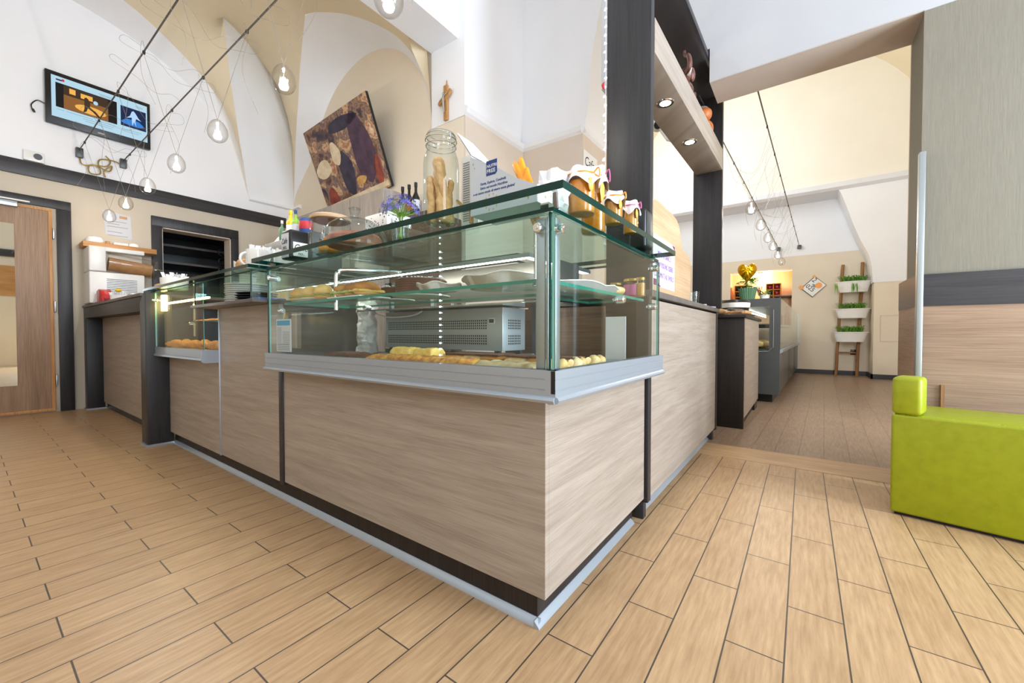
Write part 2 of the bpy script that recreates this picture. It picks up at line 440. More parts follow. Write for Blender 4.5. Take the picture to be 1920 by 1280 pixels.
# left wall (television, doors): cream below the dark band, white above
b = MB()
b.box(-6.56, -6.36, -3.0, 1.47, 0, 2.48); b.box(-6.56, -6.36, 2.21, 3.25, 0, 2.48); b.box(-6.56, -6.36, 1.47, 2.21, 2.12, 2.48)
structure(b.build('wall_left', 'creamlow', smooth=False))
structure(B(-6.56, -6.36, -3.0, 3.25, 2.48, 5.6).build('wall_left_upper', 'white', smooth=False))
structure(B(-6.56, -2.82, YA, 3.25, 0, 5.6).build('wall_back', 'cream', smooth=False))
structure(B(-3.28, -2.798, YA - .012, YA + .01, 3.03, 5.6).build('wall_back_pilaster', 'white', smooth=False))
# pier between the two rooms
b = MB(); b.box(-3.30, -2.80, 3.25, 4.7, 0, 3.06); b.box(-2.80, -2.0, 4.08, 4.7, 0, 3.06); b.box(-2.82, -2.80, YA, 3.2499, 0, 3.06)
structure(b.build('wall_pier', 'pier', smooth=False))
b = MB(); b.box(-3.30, -2.815, YA + .01, 4.7, 3.06, 5.6)
b.prism([(-2.815, 3.06), (-1.99, 3.06), (-1.985, 3.1), (-1.955, 3.25), (-1.935, 3.4), (-1.91, 3.8), (-1.844, 4.12), (-1.78, 4.4), (-1.6, 4.8), (-1.2, 5.25), (-2.815, 5.6)], 'y', 4.09, 4.75)
structure(b.build('wall_pier_upper', 'white', ang=30))
# stepped cornice round the pier
prof = [(0, 3.03), (.028, 3.055), (.045, 3.10), (.02, 3.125), (0, 3.125)]
b = MB()
b.prism([(-2.80 + u, z) for u, z in prof], 'y', YA - .012, 4.08)
b.prism([(4.08 - u, z) for u, z in prof], 'x', -2.80, -1.955)
b.prism([(-2.0 + u, z) for u, z in prof], 'y', 4.035, 4.7)
structure(b.build('trim_1', 'white', smooth=False))
# beam across the vault
structure(B(-3.28, -2.89, -3.0, YA, 3.83, 5.6).build('ceiling_beam', 'soffit', smooth=False))
# dividing wall with the wide opening
b = MB(); b.box(-.53, .487, YD, 3.28, 2.5, 5.6); b.box(-1.3, -.53, YD, 3.28, 2.72, 5.6); b.box(.487, 3.5, YD, 3.28, 2.495, 5.6)
structure(b.build('wall_divider', 'coolwhite', smooth=False))
structure(B(-.529, .487, YD + .002, 3.279, 2.496, 2.5).build('trim_2', 'taupe', smooth=False))
structure(B(.487, 3.5, YD, 3.28, 0, 2.495).build('wall_divider_papered', 'paper', smooth=False))
b = MB(); b.box(.478, 3.3, YD - .012, YD, .03, .962); b.box(.475, .487, YD - .012, 3.43, .03, .962); b.box(.487, .6, 3.28, 3.43, .0, .962)
structure(b.build('trim_3', 'oak_wall', smooth=False))
b = MB(); b.box(.476, 3.3, YD - .014, YD, .962, 1.128); b.box(.473, .487, YD - .014, 3.43, .962, 1.128); b.box(.487, .6, 3.28, 3.43, .962, 1.128)
structure(b.build('trim_4', 'darkh', smooth=False))
structure(B(.585, 3.2, YD - .02, YD - .011, .3, .553).build('trim_5', 'oak_wall', smooth=False))
structure(B(.572, .585, YD - .022, YD - .011, .3, .556).build('trim_6', 'pole', smooth=False))
structure(B(.472, .496, YD - .052, YD - .012, .05, 1.754, .002).build('trim_7', 'satin'))
# walls on the street side, outside the picture, with their window openings
b = MB(); b.box(3.3, 3.5, -3.0, -1.7, 0, 5.6); b.box(3.3, 3.5, -.3, 1.2, 0, 5.6); b.box(3.3, 3.5, 2.8, 3.28, 0, 5.6)
for q in ((-1.7, -.3), (1.2, 2.8)): b.box(3.3, 3.5, *q, 0, .08); b.box(3.3, 3.5, *q, 3.2, 5.6)
structure(b.build('wall_right', 'cream', smooth=False))
structure(B(3.27, 3.3, -.3, 1.2, 2.72, 2.90).build('trim_12', 'darkh', smooth=False))
structure(B(3.285, 3.3, -.25, 1.15, 1.75, 2.5).build('trim_13', 'honeyh', smooth=False))
b = MB(); b.box(-6.56, -5.3, -3.0, -2.8, 0, 5.6); b.box(-.5, -.4, -3.0, -2.8, 0, 5.6); b.box(2.3, 3.5, -3.0, -2.8, 0, 5.6)
b.box(-5.3, 2.3, -3.0, -2.8, 0, 2.8); b.box(-5.3, 2.3, -3.0, -2.8, 4.6, 5.6)
structure(b.build('wall_front', 'cream', smooth=False))
structure(B(-2.89, 3.5, -3.0, 4.75, 5.25, 5.35).build('ceiling_white_bay', 'white', smooth=False))

# ---- vaulted ceiling of the television bay: beige vault, white lunette cells
S1 = (-6.36, 2.43, 2.72); C0 = (-6.36, YA, 2.75)
g1 = [S1, (-6.352, 2.404, 3.026), (-6.325, 2.321, 3.505), (-6.279, 2.182, 3.76), (-6.215, 1.983, 3.957), (-6.145, 1.769, 4.11), (-6.089, 1.598, 4.201), (-6.029, 1.413, 4.284), (-5.974, 1.242, 4.345), (-5.922, 1.083, 4.38), (-5.84, .85, 4.42), (-5.70, .42, 4.45)]
g1m = [(x, .84 - y, z) for x, y, z in reversed(g1[:-1])]
G1 = g1 + g1m                                               # S1 .. apex .. mirrored foot
nA = 33
wall1 = [(-6.362, .42 + 2.01*math.cos(PI*i/(nA-1)), 2.72 + 1.68*math.sin(PI*i/(nA-1))) for i in range(nA)]
A2 = (-5.72, 1.934, 4.639)
G2L = [S1, (-6.24, 2.337, 3.089), (-6.095, 2.224, 3.438), (-5.987, 2.141, 3.75), (-5.883, 2.061, 4.02), (-5.789, 1.987, 4.37), A2]
G2R = [C0, (-6.358, 3.047, 3.2), (-6.352, 3.038, 3.7), (-6.34, 3.01, 4.05), (-6.307, 2.958, 4.223), (-6.193, 2.759, 4.40), (-5.987, 2.4, 4.567), (-5.851, 2.163, 4.63), A2]
A3 = (-4.78, 2.447, 4.56)
G3L = [C0, (-6.30, 3.04, 3.2), (-6.16, 2.99, 3.6), (-5.93, 2.90, 3.86), (-5.72, 2.82, 4.03), (-5.378, 2.675, 4.25), (-5.06, 2.554, 4.43), A3]
G3R = [A3, (-4.644, 2.502, 4.56), (-4.347, 2.623, 4.49), (-4.103, 2.723, 4.385), (-3.873, 2.817, 4.251), (-3.69, 2.891, 4.111), (-3.553, 2.947, 3.952), (-3.464, 2.983, 3.81), (-3.40, 3.009, 3.667), (-3.33, 3.03, 3.45), (-3.285, 3.048, 3.1)]
arch3 = [(-6.34, 3.052, 2.75), (-6.2, 3.052, 2.95), (-5.98, 3.052, 3.18), (-5.803, 3.052, 3.335), (-5.518, 3.052, 3.79), (-5.266, 3.052, 4.05), (-4.965, 3.052, 4.22), (-4.603, 3.052, 4.30), (-4.27, 3.052, 4.28), (-3.962, 3.052, 4.17), (-3.751, 3.052, 4.03), (-3.55, 3.052, 3.82), (-3.42, 3.052, 3.6), (-3.33, 3.052, 3.3), (-3.285, 3.052, 3.1)]
n = 49
b = MB(); b.strip(resample(smoothline(wall1, 3), n), resample(smoothline(G1, 3), n))
structure(b.build('ceiling_cell_television', 'white', ang=60))
b = MB(); b.strip(resample(smoothline(G2L, 4), 25), resample(smoothline(G2R, 4), 25))
structure(b.build('ceiling_cell_corner', 'white', ang=60))
b = MB(); b.strip(resample(smoothline(arch3, 4), n), resample(smoothline(G3L[:-1] + G3R, 4), n))
structure(b.build('ceiling_cell_picture', 'white', ang=60))
# beige vault: a stretched skin over the curved edges
out = smoothline(G1[::-1], 3)[:-1] + smoothline(G2L, 3)[:-1] + smoothline(G2R[::-1], 3)[:-1] + smoothline(G3L, 3)[:-1] + smoothline(G3R, 3)
edge_x = [(-3.283, y, 4.05 + .75*math.sin(PI*min(1, max(0, (3.05 - y)/5.9)))) for y in np.linspace(2.95, -2.7, 14)]
out = [Vector(p) for p in out] + [Vector(p) for p in edge_x] + [Vector((-4.8, -2.8, 4.0)), Vector((-6.35, -2.8, 2.9))]
vs2 = [Vector((p.x, p.y)) for p in out]; nb = len(vs2)
zb = [p.z for p in out]
pts = list(vs2)
def inside(x, y):
    c = False; j = nb - 1
    for i in range(nb):
        a, d = vs2[i], vs2[j]
        if (a.y > y) != (d.y > y) and x < (d.x-a.x)*(y-a.y)/(d.y-a.y) + a.x: c = not c
        j = i
    return c
for x in np.arange(-6.3, -3.3, .12):
    for y in np.arange(-2.75, 3.0, .12):
        if inside(x, y) and min((q - Vector((x, y))).length for q in vs2) > .05: pts.append(Vector((x, y)))
vo, eo, fo, ov, oe, of = geometry.delaunay_2d_cdt(pts, [(i, (i+1) % nb) for i in range(nb)], [], 1, 1e-5)
fixed = {}
for k, src in enumerate(ov):
    for q in src:
        if q < nb: fixed[k] = zb[q]
nb_of = [set() for _ in vo]
for f in fo:
    for i in range(3):
        nb_of[f[i]].add(f[(i+1) % 3]); nb_of[f[(i+1) % 3]].add(f[i])
z = np.array([fixed.get(k, 4.5) for k in range(len(vo))])
free = [k for k in range(len(vo)) if k not in fixed and nb_of[k]]
for it in range(400):
    for k in free: z[k] = sum(z[q] for q in nb_of[k]) / len(nb_of[k]) + .0012
b = MB(); vv = [b.bm.verts.new((v.x, v.y, z[k])) for k, v in enumerate(vo)]
for f in fo: b.bm.faces.new([vv[i] for i in f])
structure(b.build('ceiling', 'vault', ang=70))
# small ledge where the cells spring in the corner
b = MB(); b.prism([(-6.36, 2.69), (-6.315, 2.705), (-6.315, 2.735), (-6.36, 2.75)], 'y', 2.43, YA)
b.prism([(3.05, 2.69), (3.005, 2.705), (3.005, 2.735), (3.05, 2.75)], 'x', -6.36, -6.12)
structure(b.build('trim_8', 'white', smooth=False))
structure(B(-6.36, -6.335, -2.8, 2.93, 2.408, 2.556, .003).build('trim_9', 'darkh'))

# ---- inner room
structure(B(-3.5, -3.3, 4.7, 10.5, 0, 6.6).build('wall_left_inner_room', 'cream', smooth=False))
structure(B(1.45, 1.6, 3.28, 9.7, 0, 6.6).build('wall_right_inner_room', 'cream', smooth=False))
structure(B(.487, 1.6, 3.281, 3.30, 0, 6.6).build('wall_divider_inner_face', 'cream', smooth=False))
# wall with the arched passage: upper lunette, ledge, arch
cur = [(.30, 3.55), (.43, 3.53), (.514, 3.47), (.62, 3.15), (.713, 2.831), (.83, 2.50), (.942, 2.219), (.985, 1.95), (1.0, 1.74)]
cur = [(p.x, p.y) for p in smoothline([(x, zz, 0) for x, zz in cur], 5)]
b = MB(); b.prism([(1.6, 3.55)] + cur + [(1.6, 1.74)], 'y', 9.7, 10.45)
structure(b.build('wall_arch', 'white', ang=30))
structure(B(1.015, 1.6, 9.705, 10.45, 0, 1.74).build('wall_arch_pier', 'cream', smooth=False))
structure(B(-3.5, 1.6, 9.69, 10.45, 3.62, 6.6).build('wall_lunette', 'ivory', smooth=False))
b = MB(); b.prism([(9.69, 3.50), (9.62, 3.54), (9.60, 3.62), (9.69, 3.62)], 'x', -3.3, 1.45); b.box(-3.3, 1.45, 9.69, 10.45, 3.50, 3.62)
structure(b.build('trim_10', 'soffit', smooth=False))
b = MB()
for x0, x1, z0, z1 in ((-3.5, -1.36, 0, 2.44), (-.215, 1.1, 0, 2.44), (-1.36, -.215, 0, 1.0), (-1.36, -.215, 2.18, 2.44)): b.box(x0, x1, 10.3, 10.45, z0, z1)
structure(b.build('wall_far', 'cream', smooth=False))
structure(B(-3.5, 1.1, 10.3, 10.45, 2.44, 3.7).build('wall_far_upper', 'white', smooth=False))
b = MB(); b.box(-1.36, -.215, 10.62, 10.66, 1.0, 2.18); b.box(-1.40, -1.36, 10.451, 10.66, .96, 2.2); b.box(-.215, -.175, 10.451, 10.66, .96, 2.2); b.box(-1.4, -.175, 10.451, 10.66, 2.2, 2.24); b.box(-1.4, -.175, 10.451, 10.66, .92, .96)
structure(b.build('wall_niche', 'niche', smooth=False))
b = MB(); b.box(-3.3, 1.0, 10.275, 10.3, 0, .085); structure(b.build('baseboard_far', 'darkh', smooth=False))
b = MB(); b.box(.99, 1.45, 9.68, 9.705, 0, .085); b.box(.99, 1.015, 9.68, 10.3, 0, .085); structure(b.build('baseboard_arch', 'darkh', smooth=False))
b = MB()
for q in ((1.105, 1.11, .68, 1.14), (1.385, 1.39, .68, 1.14), (1.105, 1.39, 1.135, 1.14), (1.105, 1.39, .68, .685)): b.box(q[0], q[1], 9.7, 9.706, q[2], q[3])
structure(b.build('trim_11', 'taupe', smooth=False))
av = [(-.8 + 2.6*math.cos(R(a)), 3.86 + 2.6*math.sin(R(a))) for a in range(-12, 193, 5)]
b = MB(); b.strip([(x, 3.28, zz) for x, zz in av], [(x, 9.72, zz) for x, zz in av])
structure(b.build('ceiling_inner_room', 'vault', ang=60))

# ---- door 1: oak leaf with a tall mirror, dark frame
d = bpy.data.objects.new('door_1', None); COL.objects.link(d); d.location = (-6.36, 0, 0); structure(d)
XF = -6.36
b = MB(); b.box(XF, XF+.03, .618, .722, 0, 2.121, .002); b.box(XF, XF+.03, -.55, .722, 2.122, 2.212, .002); b.box(XF, XF+.03, -.55, -.45, 0, 2.121, .002)
b.build('door_frame', 'dark', d)
leaf = B(XF, XF+.022, -.44, .575, .012, 2.105, .002).build('door_leaf', 'oak_door', d)
b = MB(); b.box(XF, XF+.028, .56, .585, .041, 2.084, .002); b.box(XF, XF+.028, -.44, .585, .012, .04, .002); b.box(XF, XF+.028, -.44, .585, 2.085, 2.11, .002)
b.build('door_edging', 'honey', d)
B(XF+.018, XF+.026, -.12, .335, .30, 1.905).build('mirror_panel', 'mirror', d, smooth=False)
for zz in (.33, 1.10, 1.86): B(XF+.005, XF+.034, .588, .602, zz-.055, zz+.055, .003).build('hinge', 'satin', d)
B(XF+.02, XF+.07, .06, .36, 2.07, 2.125, .006).build('door_closer', 'satin', d)
B(XF+.03, XF+.05, .05, .44, 2.135, 2.15, .003).build('closer_arm', 'plastic', d)

# ---- door 2: dark framed opening into a dim store
d = bpy.data.objects.new('door_2', None); COL.objects.link(d); d.location = (-6.36, 1.84, 0); structure(d)
b = MB(); b.box(XF, XF+.03, 1.375, 1.472, 0, 2.117, .002); b.box(XF, XF+.03, 2.205, 2.29, 0, 2.117, .002); b.box(XF, XF+.03, 1.375, 2.29, 2.118, 2.235, .002)
b.build('door_frame', 'dark', d)
b = MB(); b.box(-6.56, XF, 2.195, 2.21, 0, 2.12); b.box(-6.56, XF, 1.47, 1.485, 0, 2.12); b.box(-6.56, XF, 1.47, 2.21, 2.105, 2.12)
b.build('door_lining', 'pier', d)
for nm, q in (('wall_store_far', (-8.0, -7.95, .9, 3.4, 0, 2.6)), ('wall_store_left', (-8.0, -6.56, .9, .95, 0, 2.6)), ('wall_store_right', (-8.0, -6.56, 3.35, 3.4, 0, 2.6)), ('ceiling_store', (-8.0, -6.56, .9, 3.4, 2.6, 2.65)), ('floor_store', (-8.0, -6.37, .9, 3.4, -.05, 0.0))):
    structure(B(*q).build(nm, 'casegrey', smooth=False))

# ================================================================== BAR COUNTER AT THE LEFT WALL
t = thing('bar_counter', (-5.1, 1.1, 0), 'dark bar counter with recessed oak front, standing against the wall beside the mirrored door', 'counter')
B(-6.355, -3.985, .79, 1.40, 1.098, 1.122, .003).build('worktop', 'grey_top', t)
B(-6.35, -3.985, .80, .94, .985, 1.098, .003).build('fascia', 'darkh', t)
B(-6.35, -6.215, .80, .935, .012, .985, .003).build('leg', 'dark', t)
B(-6.21, -3.985, .925, .945, .07, .985).build('front_panel', 'oak', t)
B(-6.21, -3.985, .95, .965, .0, .07).build('plinth', 'darkh', t)
B(-6.355, -6.205, .79, .945, 0, .012).build('floor_strip', 'alu', t)

# ================================================================== MAIN COUNTER RUN
t = thing('pastry_counter', (-2.2, 1.2, 0), 'long oak fronted cafe counter with dark post and plinth under the glass display cases', 'counter')
b = MB(); b.prism([(-3.985, .012), (-3.83, .012), (-3.83, 1.126), (-3.87, 1.126), (-3.985, 1.05)], 'y', .79, .94, .003)
plab(b.build('post', 'dark', t), 'dark wood post at the left end of the counter')
B(-3.995, -3.82, .78, .945, 0, .013).build('post_floor_strip', 'alu', t)
B(-3.83, -2.845, .92, .94, .085, .655).build('front_panel', 'oak', t)
B(-2.836, -2.076, .92, .94, .09, .967).build('front_panel', 'oak', t)
B(-2.033, -.558, .92, .94, .098, .66).build('front_panel', 'oak', t)
B(-.578, -.558, .9405, 1.748, .098, .66).build('end_panel', 'oak', t)
B(-2.076, -2.033, .914, .94, .082, .66, .002).build('joint_strip', 'dark', t)
B(-2.845, -2.836, .914, .945, .085, .967, .001).build('joint_strip', 'alu', t)
b = MB(); b.box(-3.83, -.60, .948, .965, .0, .10); b.box(-.617, -.60, .965, 1.72, 0, .10)
b.build('plinth', 'black_oak', t)
b = MB(); b.prism([(.928, 0), (.93, .006), (.946, .020), (.948, .020), (.948, 0)], 'x', -3.82, -.588); b.prism([(-.582, 0), (-.584, .006), (-.598, .020), (-.60, .020), (-.60, 0)], 'y', .928, 1.70)
b.build('floor_strip', 'alu', t)
b = MB(); b.box(-2.92, -2.064, .80, 1.40, .967, .984, .002)
plab(b.build('plate_shelf', 'grey_top', t), 'brown grey shelf board carrying the plates')
B(-2.848, -2.842, .805, 1.3, .984, 1.12).build('niche_pane', ['pane'], t, smooth=False)
B(-2.092, -2.086, .805, 1.3, .984, 1.12).build('niche_pane', ['pane'], t, smooth=False)
for x in (-2.849, -2.093): B(x, x + .008, .802, .806, .984, 1.12).build('pane_edge', 'edge', t)
b = MB(); b.box(-3.80, -.62, 1.62, 1.65, .0, .70); b.box(-2.83, -2.07, 1.40, 1.43, .70, 1.12)
b.build('staff_side_panel', 'bluegrey', t)

def slab_part(name, poly, z0, z1, parent, face='slab', edge='edge'):
    b = MB(); b.prism(poly, 'z', z0, z1)
    bm = b.bm; bmesh.ops.recalc_face_normals(bm, faces=bm.faces)
    for f in bm.faces: f.material_index = 1 if abs(f.normal.z) < .5 else 0
    return b.build(name, [face, edge], parent, smooth=False)
def pane_part(name, x0, x1, y0, y1, z0, z1, parent, m='pane', edge='edgelight'):
    """upright pane; narrow faces carry the green edge"""
    b = B(x0, x1, y0, y1, z0, z1); bm = b.bm; bmesh.ops.recalc_face_normals(bm, faces=bm.faces)
    thin = 0 if (x1-x0) < (y1-y0) else 1
    for f in bm.faces: f.material_index = 0 if abs(f.normal[thin]) > .5 else 1
    return b.build(name, [m, edge], parent, smooth=False)
def clamp(p, axis, parent, r=.013, h=.016):
    a = Vector(p); d = Vector(axis) * h
    b = MB(); b.tube([a - d, a - d*.8, a + d*.8, a + d], [r*.8, r, r, r*.8], 16); b.tube([a - d*1.15, a + d*1.15], r*.4, 10)
    return b.build('pane_clamp', 'chrome', parent)

# ================================================================== SMALL LEFT DISPLAY CASE
t = thing('display_case', (-3.34, 1.1, .645), 'small lit glass display case with croissants, at the far left end of the counter', 'display case')
b = MB(); b.prism([(.842, .655), (.830, .66), (.832, .672), (.838, .676), (.838, .722), (.87, .722), (.87, .655)], 'x', -3.828, -2.852)
b.build('front_trim', 'alu', t)
b = MB(); b.prism([(.832, .650), (.826, .66), (.832, .722), (.919, .722), (.919, .645), (.845, .645)], 'x', -2.852, -2.840)
b.build('end_trim', 'alu', t)
B(-3.826, -2.853, .871, 1.35, .66, .70).build('deck', 'satin', t)
pane_part('front_pane', -3.828, -2.856, .843, .849, .722, 1.113, t)
pane_part('end_pane', -2.852, -2.846, .842, 1.30, .722, .966, t, edge='edge')
slab_part('top_slab', [(-3.90, .79), (-2.083, .79), (-2.083, 1.35), (-3.90, 1.35)], 1.127, 1.143, t)
slab_part('under_slab', [(-3.84, .82), (-2.10, .82), (-2.10, 1.30), (-3.84, 1.30)], 1.113, 1.120, t)
B(-3.826, -2.86, 1.33, 1.35, .70, 1.11).build('back_panel', 'niche', t)
slab_part('mid_shelf', [(-3.80, .96), (-2.90, .96), (-2.90, 1.28), (-3.80, 1.28)], .90, .907, t)
B(-3.82, -2.88, .875, .887, 1.03, 1.040).build('light_tube', 'warmlamp', t)
B(-3.815, -3.765, .872, .900, .985, 1.10, .004).build('lamp', 'warmlamp', t)
for p in ((-3.80, .835, 1.06), (-2.87, .95, .93), (-3.62, 1.0, .895)): clamp(p, (0, 1, 0), t, .012)
for x, y, zz in ((-3.56, 1.0, .80), (-3.05, 1.1, .83)): MB().tube([(x, y, 1.11), (x, y, zz)], .006, 8).build('shelf_rod', 'chrome', t)
b = MB()
for k in range(14): b.box(-3.60, -3.555, 1.322, 1.328, .76 + k*.012, .766 + k*.012)
b.build('vent_slots', 'gun', t)

# ================================================================== CORNER DISPLAY CASE
t = thing('corner_display_case', (-1.3, 1.15, .645), 'large corner glass display case of cakes and sandwiches with thick green glass top', 'display case')
def trim_prof(s0, sgn): return [(s0 + sgn*u, zz) for u, zz in ((0, .666), (.007, .662), (.010, .656), (.006, .649), (-.02, .645), (-.03, .655), (-.03, .729), (0, .729), (0, .708), (-.0015, .707), (-.0015, .705), (0, .704), (0, .682), (-.0015, .681), (-.0015, .679), (0, .678))]
b = MB(); b.prism(trim_prof(.848, -1), 'x', -2.06, -.4866); plab(b.build('front_trim', 'alu', t), 'long aluminium front trim rail')
b = MB(); b.prism(trim_prof(-.486, 1), 'y', .8478, 1.768); b.build('end_trim', 'alu', t)
B(-.4985, -.4868, .8474, .862, .672, .728).build('corner_joint', 'black', t)
b = MB(); b.box(-2.05, -.517, .879, 1.60, .662, .705); b.box(-1.0, -.517, 1.60, 1.74, .662, .705)
b.build('deck', 'satin', t)
pane_part('front_pane', -2.045, -.512, .862, .869, .729, 1.118, t)
pane_part('end_pane', -.508, -.501, .868, 1.742, .729, 1.118, t)
pane_part('left_pane', -2.05, -2.043, .87, 1.35, .705, 1.118, t)
for q in ((-2.052, -2.044, .859, .863), (-.5125, -.5085, .860, .8665), (-.5, -.497, 1.742, 1.746)): B(*q, .729, 1.12).build('pane_edge', 'edge', t)
for q in ((-.556, -.530, .870, .876), (-.526, -.519, .870, .876), (-.515, -.509, .888, .912)): B(*q, .729, 1.112, .001).build('corner_strip', 'satin', t)
b = MB(); b.tube([(-.60, .94, .97), (-.60, .94, 1.12)], .0065, 10); b.tube([(-.60, .94, .95), (-.60, .94, .97)], .011, 10); b.tube([(-.60, .94, 1.058), (-.60, .94, 1.062)], .009, 10); b.build('shelf_rod', 'chrome', t)
LP = [(-2.085, .805), (-.443, .805), (-.443, 1.785), (-1.0, 1.785), (-1.0, 1.42), (-2.085, 1.42)]
plab(slab_part('top_slab', LP, 1.148, 1.167, t), 'thick green glass counter top')
LQ = [(-2.055, .855), (-.498, .855), (-.498, 1.735), (-.98, 1.735), (-.98, 1.38), (-2.055, 1.38)]
slab_part('under_slab', LQ, 1.119, 1.129, t)
LS = [(-1.985, .905), (-.548, .905), (-.548, 1.70), (-.80, 1.70), (-.80, 1.24), (-1.985, 1.24)]
M['edgemid'] = mat('bright_glass_edge', '#12806c', .08, spec=.8)
plab(slab_part('mid_shelf', LS, .955, .965, t, edge='edgemid'), 'glass shelf half way up')
for x, y in ((-2.03, .87), (-.53, .88), (-.53, 1.70)): B(x - .012, x + .012, y - .012, y + .012, 1.129, 1.148).build('spacer', 'chrome', t)
for p, ax in (((-.543, .866, 1.085), (0, 1, 0)), ((-.505, .897, 1.085), (1, 0, 0)), ((-.505, 1.32, .935), (1, 0, 0)), ((-.505, 1.70, 1.09), (1, 0, 0)), ((-.505, 1.68, .93), (1, 0, 0)),
              ((-2.02, .866, 1.08), (0, 1, 0)), ((-2.047, .90, 1.08), (1, 0, 0)), ((-2.047, .92, .93), (1, 0, 0)), ((-1.62, 1.1, .935), (0, 1, 0))): clamp(p, ax, t)
b = MB(); b.box(-2.03, -.81, 1.22, 1.25, 1.098, 1.107); b.box(-.84, -.81, 1.2505, 1.72, 1.098, 1.107)
plab(b.build('light_bar', 'led', t), 'glowing white light bar')
b = MB(); b.box(-2.035, -.803, 1.214, 1.2505, 1.1075, 1.1125); b.box(-.845, -.803, 1.251, 1.725, 1.1075, 1.1125); b.box(-2.035, -.803, 1.214, 1.2185, 1.0975, 1.1073); b.box(-.8085, -.803, 1.219, 1.725, 1.0975, 1.1073); b.build('light_bar_housing', 'satin', t)
b = MB(); b.box(-1.46, -.80, 1.40, 1.415, .966, 1.118); b.box(-.815, -.80, 1.41, 1.60, .966, 1.118)
plab(b.build('back_panel', 'steel', t), 'mirror bright steel back panel')
b = MB(); b.tube(smoothline([(-1.62, .95, .92), (-1.62, .95, 1.06), (-1.615, .96, 1.082), (-1.60, .99, 1.095), (-1.5, 1.2, 1.10)], 4), .008, 10); b.build('support_rail', 'chrome', t)
b = MB()
for x in (-1.98, -1.62, -1.47): b.box(x - .012, x + .012, 1.50, 1.52, .705, 1.118)
b.box(-2.03, -1.47, 1.50, 1.52, 1.09, 1.118); b.box(-2.03, -.98, 1.50, 1.52, .705, .73); b.build('door_frame', 'satin', t)
pane_part('sliding_door', -1.97, -1.48, 1.505, 1.512, .73, 1.09, t)
B(-1.30, -.735, 1.728, 1.742, .705, .945).build('staff_panel', 'brownwood', t)
for q in ((-2.02, -1.86, 1.54, 1.56), (-1.0, -.98, 1.53, 1.72)): B(*q, .705, .95).build('inner_panel', 'casegrey', t)
b = MB()
for k in range(18): b.box(-1.034, -1.030, .99, .994, .742 + k*.0212, .7465 + k*.0212)
ds = b.build('led_dots', 'ledcool', t); plab(ds, 'row of cool white light dots')
B(-1.037, -1.026, .994, .998, .735, 1.118).build('led_strip', 'pane', t)
b = MB()
for k in range(13): b.box(-.958, -.953, 1.70, 1.704, .73 + k*.017, .735 + k*.017)
plab(b.build('led_dots', 'ledcool', t), 'short row of cool light dots at the end')

# information sheet inside the front pane
t2 = tag(B(-1.995, -1.855, .872, .874, .737, .885).build('information_sheet', ['greypaper'], None), 'white information sheet with blue heading behind the left end of the front glass', 'sheet')
B(-1.985, -1.865, .8705, .872, .857, .879).build('heading', 'cyan', t2)
b = MB()
for k in range(13):
    zz = .845 - k*.0062
    b.box(-1.985, -1.945, .8712, .872, zz, zz + .0022)
    if k > 2: b.box(-1.93, -1.87, .8712, .872, zz, zz + .0022)
for k in range(4): b.box(-1.98, -1.87, .8712, .872, .768 - k*.008, .7715 - k*.008)
b.build('printed_lines', 'inkgrey', t2)
tag(B(-.727, -.634, 1.722, 1.726, .705, .895).build('blank_sheet', 'sheet'), 'plain white sheet propped inside the right end of the corner case', 'sheet')

# cooling unit with perforated front
t = thing('cooling_unit', (-1.42, 1.43, .705), 'steel cooling unit with perforated front standing in the corner case', 'cooling unit')
B(-1.82, -1.03, 1.35, 1.52, .745, .932, .003).build('housing', 'unit', t)
for rows in ((0, 1, 2, 3), (6, 7, 8, 9)):
    b = MB()
    for i in range(56):
        for j in rows:
            x = -1.795 + i*.0122; zz = .772 + j*.0112
            b.quad((x, 1.3493, zz), (x + .0072, 1.3493, zz), (x + .0072, 1.3493, zz + .007), (x, 1.3493, zz + .007))
    b.build('perforation', 'matt', t)
    b = MB()
    for i in range(8):
        for j in rows:
            y = 1.39 + i*.012; zz = .772 + j*.0112
            b.quad((-1.0293, y, zz), (-1.0293, y + .007, zz), (-1.0293, y + .007, zz + .007), (-1.0293, y, zz + .007))
    b.build('perforation', 'matt', t)
b = MB(); b.box(-1.105, -1.072, 1.3475, 1.35, .862, .886)
b.build('display', 'plastic', t)
B(-1.101, -1.076, 1.3465, 1.3475, .866, .882).build('display_window', 'gun', t)
for x, y in ((-1.78, 1.37), (-1.07, 1.37), (-1.05, 1.5), (-1.78, 1.5)): B(x - .012, x + .012, y - .01, y + .01, .705, .745).build('foot', 'gun', t)
b = MB(); b.box(-1.93, -.76, 1.25, 1.52, .936, .942); plab(b.build('top_plate', 'chrome', t), 'thin polished top plate')
b = MB(); b.tube(smoothline([(-1.86, 1.30, .93), (-1.75, 1.31, .905), (-1.62, 1.32, .905), (-1.55, 1.33, .915), (-1.52, 1.34, .93)], 5), .004, 8); b.build('cable', 'plastic', t)

